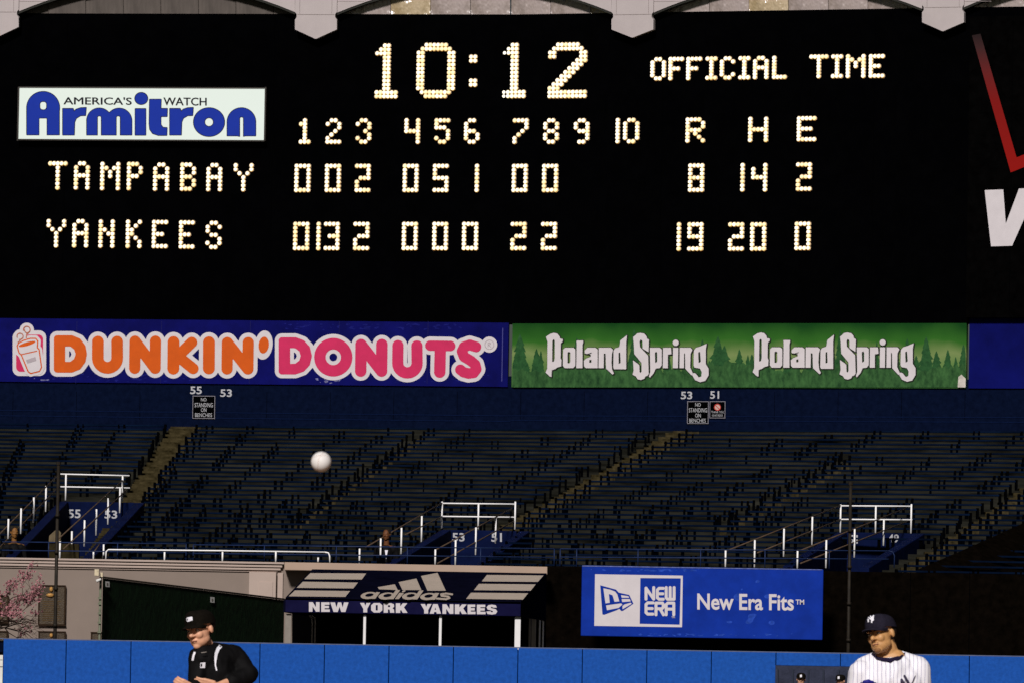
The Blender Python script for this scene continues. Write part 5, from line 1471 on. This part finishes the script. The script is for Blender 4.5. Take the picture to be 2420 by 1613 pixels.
def pl_jersey(bm):
    prim_cap(bm, H2(2038, 1586, .02), H2(2168, 1586, .05), .080, .086)
    prim_cap(bm, H2(2070, 1592, .05), H2(2136, 1592, .06), .075, .078)
    prim_cap(bm, H2(2068, 1554, .06), H2(2042, 1576, .04), .048, .07); prim_cap(bm, H2(2066, 1560, .01), H2(2050, 1578, .0), .034, .05)
    prim_cap(bm, H2(2131, 1553, .06), H2(2168, 1576, .06), .048, .080); prim_cap(bm, H2(2131, 1558, .01), H2(2140, 1575, .0), .035, .05)
    prim_cap(bm, H2(2102, 1605, .03), H2(2104, 1760, .05), .165, .155)
    prim_cap(bm, H2(2060, 1610, .02), H2(2146, 1610, .03), .12, .12)
    prim_cap(bm, H2(2104, 1760, .05), H2(2105, 1800, .06), .155, .15)
    prim_cap(bm, sR, H2(2174, 1660, .02), .088, .076); prim_cap(bm, H2(2036, 1588, 0), H2(2026, 1655, .0), .085, .074)
pj = mesh_part('jersey', pl_jersey, M_jersey, pp, .010, 4, .006, 9)
def pl_under(bm):
    pts_ = [H2(2062, 1544, .02), H2(2072, 1552, -.035), H2(2088, 1560, -.066), H2(2104, 1565, -.078), H2(2119, 1559, -.060), H2(2131, 1549, -.02), H2(2138, 1542, .05)]
    for a, b in zip(pts_, pts_[1:]): prim_cap(bm, a, b, .0085, .0085)
mesh_part('undershirt_collar', pl_under, mat('undershirt_navy', (.012, .008, .03), .7), pp, .004, 1)
def pl_tr(bm):
    prim_cap(bm, H2(2105, 1785, .06), hp, .158, .16)
    prim_cap(bm, hp, k1, .115, .085); prim_cap(bm, hp, k2, .115, .085); prim_cap(bm, k1, t1 + Vector((0, 0, .05)), .085, .065); prim_cap(bm, k2, t2 + Vector((0, 0, .05)), .085, .065)
mesh_part('trousers', pl_tr, M_jersey, pp, .014, 4, .006, 8)
for f_ in (t1, t2):
    mesh_part('shoe', lambda bm, f_=f_: (prim_cap(bm, f_ + Vector((0, .05, -.035)), f_ + Vector((-.05, -.15, -.045)), .046, .036)), M_shoe, pp, .01, 2)
for (a, b) in ((H2(2174, 1660, .02), wR), (H2(2026, 1655, 0), wL)):
    pass
pc = cap(PM, M_capnavy, pp, .086)
face_bits(PM, pp, True, mouthc=mat('lips_tan', (.30, .12, .08), .5))
simple('goatee', [('e', (0, .0725, -.092), (.024, .024, .020))], PM, M_stubble, pp)
simple('moustache', [('c', (-.020, .0895, -.048), (0, .0965, -.0445), .003, .004), ('c', (0, .0965, -.0445), (.020, .0895, -.048), .004, .003)], PM, M_stubble, pp)
Zp = lambda pts: [(1900 + a / 5.8825, 1400 + b / 5.8825) for a, b in pts]
def ny(f, ox, oy, sx):
    q = []
    for path, w in (([(0, 3), (0, 10)], 1.9), ([(6.5, 1.2), (6.5, 8)], 1.9), ([(0, 3), (6.5, 8)], 1.9), ([(1.5, 0), (4.6, 4.4)], 1.7), ([(9.2, -1), (4.6, 4.4)], 1.7), ([(4.6, 4.4), (4.6, 11)], 1.7)):
        q += strip([(ox + a * sx, oy + b * sx) for a, b in path], w * sx)
    return q
surf_decal('undershirt_front', pj, blob([(2068, 1551), (2086, 1552), (2104, 1553), (2120, 1550), (2132, 1546), (2122, 1555), (2104, 1563), (2084, 1558)]), .02, MATS['undershirt_navy'], pj)
surf_decal('cap_emblem', pc, ny(0, 2052, 1451, 1.75), .005, M_fabricwhite, pc)
surf_decal('chest_emblem', pj, strip(Zp([(1392, 1138), (1420, 1190), (1450, 1240), (1480, 1300)]), 5.5) + strip(Zp([(1350, 1190), (1385, 1240), (1420, 1300)]), 5) + strip(Zp([(1548, 1145), (1525, 1200), (1480, 1290)]), 1.8) + strip(Zp([(1352, 1195), (1352, 1300)]), 4), .01, mat('emblem_navy', (.06, .05, .09), .7), pj)
surf_decal('placket', pj, strip(Zp([(1200, 955), (1205, 1060), (1206, 1253)]), 1.0), .008, mat('placket_grey', (.5, .5, .56), .8), pj)

# glove
gl = thing('baseball_glove', 'royal blue baseball glove held in front of the pinstriped jersey', 'glove', H2(2050, 1660, -.28))
def glove(bm):
    c = H2(2052, 1644, -.29)
    prim_ell(bm, c, (.075, .045, .085))
    for k, (dx, dz, L_) in enumerate(((-.05, .045, .05), (-.025, .066, .055), (-.002, .072, .055), (.022, .066, .05), (.05, .045, .05))):
        a = c + Vector((dx * .7, 0, .02)); prim_cap(bm, a, c + Vector((dx, -.01, dz + L_ * .45)), .022, .017)
mesh_part('glove_shell', glove, M_glove, gl, .006, 3)
simple('glove_binding', [('c', H2(2034, 1612, -.345), H2(2070, 1612, -.345), .004, .004)], Matrix.Identity(4), mat('binding', (.01, .01, .12), .5), gl)

# ---- far people: one simple builder, standing
def far_person(label, x, ytop, D, skin, coat, capm=None, yaw=0, hgt=1.8, group=None, shirt=False, zfeet=None, paper=False, hair=True, logo=False):
    top = P(x, ytop, D); z0_ = top.z - hgt if zfeet is None else zfeet
    hgt = top.z - z0_
    t_ = thing('person', label, 'person', (top.x, D, z0_), group)
    c = Vector((top.x, D, top.z - .125 * 1.0))
    M = head_matrix(c, yaw, 5, 0)
    sh = c.z - .26; hp_ = z0_ + hgt * .50; kn = z0_ + hgt * .27
    X, Y = top.x, D + .02
    def body(bm):
        head_prims(bm, M); prim_cap(bm, (X, Y, c.z - .08), (X, Y + .01, sh), .054, .06)
        prim_cap(bm, (X, Y, sh - .08), (X, Y, hp_), .11, .11)
        for s_ in (-1, 1):
            prim_cap(bm, (X, Y, sh), (X + s_ * .18, Y, sh - .03), .05, .05); prim_cap(bm, (X + s_ * .18, Y, sh - .03), (X + s_ * .23, Y, sh - .32), .045, .038)
            prim_cap(bm, (X + s_ * .23, Y, sh - .32), (X + s_ * .10, Y - .2, sh - .48), .036, .026)
            hand(bm, (X + s_ * .10, Y - .2, sh - .48), (X + s_ * .07, Y - .25, sh - .49), (-s_ * .5, -.8, 0), (0, 0, 1), curl=.7)
            prim_cap(bm, (X + s_ * .08, Y, hp_), (X + s_ * .10, Y, kn), .07, .05); prim_cap(bm, (X + s_ * .10, Y, kn), (X + s_ * .11, Y, z0_ + .07), .05, .035)
    mesh_part('body', body, skin, t_, .010, 2)
    def cl(bm):
        prim_cap(bm, (X - .15, Y, sh - .06), (X + .15, Y, sh - .06), .085, .085); prim_cap(bm, (X, Y, sh - .10), (X, Y, hp_ - .06), .15, .155)
        for s_ in (-1, 1):
            prim_cap(bm, (X + s_ * .19, Y, sh - .06), (X + s_ * .24, Y, sh - .32), .068, .056); prim_cap(bm, (X + s_ * .24, Y, sh - .32), (X + s_ * .12, Y - .18, sh - .47), .054, .044)
    mesh_part('jacket', cl, coat, t_, .014, 3, .005)
    def tr(bm):
        for s_ in (-1, 1): prim_cap(bm, (X + s_ * .07, Y, hp_ + .02), (X + s_ * .10, Y, kn), .10, .075); prim_cap(bm, (X + s_ * .10, Y, kn), (X + s_ * .11, Y, z0_ + .10), .075, .06)
    mesh_part('trousers', tr, M_jacket, t_, .014, 2)
    for s_ in (-1, 1): simple('shoe', [('c', (X + s_ * .11, Y + .04, z0_ + .045), (X + s_ * .13, Y - .13, z0_ + .04), .044, .036)], Matrix.Identity(4), M_shoe, t_)
    if capm:
        cp = cap(M, capm, t_); 
        if logo: surf_decal('cap_logo', cp, blob([(x - 3.4 + logo, ytop + 4.5), (x + 1.2 + logo, ytop + 4), (x + 1.2 + logo, ytop + 10), (x - 3.4 + logo, ytop + 10.5)]), .004, M_fabricwhite, cp)
    elif hair: simple('hair', [('e', (0, -.022, .040), (.083, .095, .086))], M, M_hair, t_)
    if shirt:
        mb = MB(); mb.add([(X - .03, Y - .158, sh - .07), (X + .035, Y - .158, sh - .07), (X + .0, Y - .165, sh - .26)], [(0, 1, 2)]); obj('shirt_front', mb, M_fabricwhite, t_, fix=False)
    if paper:
        p_ = Vector((X + .02, Y - .27, sh - .47)); mb = MB(); mb.box(p_, .07, .012, .14); obj('paper_held', mb, M_fabricwhite, None, label='folded white paper held by the dark-suited person above the canopy', cat='paper')
    return t_
far_person('dark-suited person with white shirt front standing at the stairs above the canopy', 914, 1248, 151.2, M_skind, M_jacket, None, 20, 1.75, shirt=True, paper=True)
far_person('dark-coated person standing low at the left edge near the pink blossom', 34, 1243, 151.2, mat('skin_amber', (.20, .09, .025), .5), M_jacket, None, -20, 1.75)
far_person('left of the two capped heads showing in the grey bullpen opening', 1893.5, 1588.5, 136.3, M_skin, M_jacket, M_capblack, 5, 1.75, 'capped people behind the blue wall', zfeet=0, logo=.4)
far_person('right of the two capped heads in the bullpen opening, beside the pinstriped jersey', 1986.5, 1592.5, 136.2, M_skin, M_jacket, M_capblack, 28, 1.75, 'capped people behind the blue wall', zfeet=0, logo=-3.6)

# ---- baseball in flight
BD = 26.2
bc = P(759, 1090, BD)
bt_ = thing('baseball', 'white baseball in flight in front of the dark bleachers', 'ball', bc)
bm = bmesh.new(); bmesh.ops.create_uvsphere(bm, u_segments=40, v_segments=24, radius=.037, matrix=Matrix.Translation(bc))
V = [v.co.copy() for v in bm.verts]; Fc = [tuple(v.index for v in f.verts) for f in bm.faces]; bm.free()
obj('leather_cover', (V, Fc), M_ball, bt_, smooth=True)
pts = []
for k in range(61):
    t_ = 2 * math.pi * k / 60; a_ = .4
    v = Vector((a_ * math.sin(t_) + (1 - a_) * math.sin(3 * t_) * .0 + .6 * math.sin(t_) , a_ * math.cos(t_) * 1.0 - .6 * math.cos(3 * t_) * .6, 1.1 * math.cos(2 * t_) * .72))
    v.normalize(); v.rotate(Matrix.Rotation(.9, 3, 'X') @ Matrix.Rotation(.6, 3, 'Z')); pts.append(bc + v * .0368)
mb = MB(); mb.tube(pts, .0009, 5, caps=False); obj('seam', mb, M_seam, bt_, smooth=True)

# ---------------------------------------------------------------- wear and small things
def scuff(name, pl, off, x0_, y0_, x1_, y1_, mt_, par, seed, thr=.2, fx=.09, fy=.25):
    def f(X, Y):
        out = np.empty(X.shape)
        for idx, xv in np.ndenumerate(X):
            yv = Y[idx]
            ex = min((xv - x0_) / (x1_ - x0_), (x1_ - xv) / (x1_ - x0_), (yv - y0_) / (y1_ - y0_), (y1_ - yv) / (y1_ - y0_))
            out[idx] = thr - noise.noise(Vector((xv * fx + seed, yv * fy, seed))) + max(0, .22 - ex) * 2.5
        return out
    V, Fs = shape(f, (x0_, y0_, x1_, y1_), 1.0, lambda a, b: pl.hit(a, b, off))
    if Fs: obj(name, (V, Fs), mt_, par, fix=False, kind='stuff')
M_sc1 = mat('scuff_pale', (.16, .16, .30), .7, .4, 9, spec=0); M_sc2 = mat('scuff_blue', (.010, .012, .13), .7, .4, 9, spec=0)
scuff('scuff', PA, .1015, 742, 890, 815, 906, M_sc1, ds, 3.1, .12); scuff('scuff', PA, .1015, 78, 889, 122, 900, M_sc1, ds, 8.2, .22)
scuff('scuff', PA, .1012, 10, 878, 560, 904, M_sc2, ds, 1.7, .3); scuff('scuff', PA, .1012, 560, 762, 1190, 782, M_sc2, ds, 5.7, .3); scuff('scuff', PA, .1012, 880, 884, 1190, 904, M_sc2, ds, 9.7, .28)
M_sc3 = mat('scuff_royal', (.02, .06, .36), .7, .4, 9, spec=0)
scuff('scuff', NE, .0015, 1380, 1494, 1930, 1503, M_sc3, ne, 2.2, .25); scuff('scuff', NE, .0015, 1600, 1350, 1935, 1500, M_sc3, ne, 6.2, .42, .03, .05); scuff('scuff', NE, .0015, 1378, 1342, 1700, 1350, M_sc3, ne, 4.4, .1)
M_sc4 = mat('scuff_pad', (.03, .11, .40), .8, .3, 9, spec=0); M_sc5 = mat('pad_dirt', (.006, .045, .22), .8, .3, 9, spec=0)
PWL = FP(134.885)
for k, (a, b, c, d) in enumerate(() and ((200, 1525, 300, 1610), (640, 1535, 760, 1610), (950, 1540, 1060, 1610), (1240, 1545, 1360, 1612), (1400, 1548, 1520, 1612), (1560, 1550, 1670, 1612), (2210, 1562, 2285, 1612), (2300, 1562, 2410, 1612))):
    scuff('scuff', PWL, .002, a, b, c, d, M_sc4 if k % 2 else M_sc5, ow, k * 3.3, .40, .05, .07)
ub_ = thing('utility_box', 'small pale beige cabinet with slanted top inside entrance 55, behind the dark pole', 'cabinet', P(130, 1320, 151.6))
mb = MB(); fr = [P(x, y, 151.5) for x, y in ((115, 1279), (143, 1280), (144, 1258), (137, 1250), (130, 1252), (116, 1265))]; mb.hexa(fr, [v + Vector((0, .3, 0)) for v in fr]); obj('cabinet_top', mb, mat('cabinet_beige', (.12, .09, .05), .7, .2, 12), ub_, bevel=.01)
mb = MB(); fr = [P(x, y, 151.53) for x, y in ((116, 1345), (186, 1346), (186, 1284), (116, 1283))]; mb.hexa(fr, [v + Vector((0, .3, 0)) for v in fr]); obj('doorway_panel', mb, mat('doorway_olive', (.022, .016, .005), .9, .5, 12), ub_)  # olive panel stands for the brownish lit doorway, lit tone in its colour
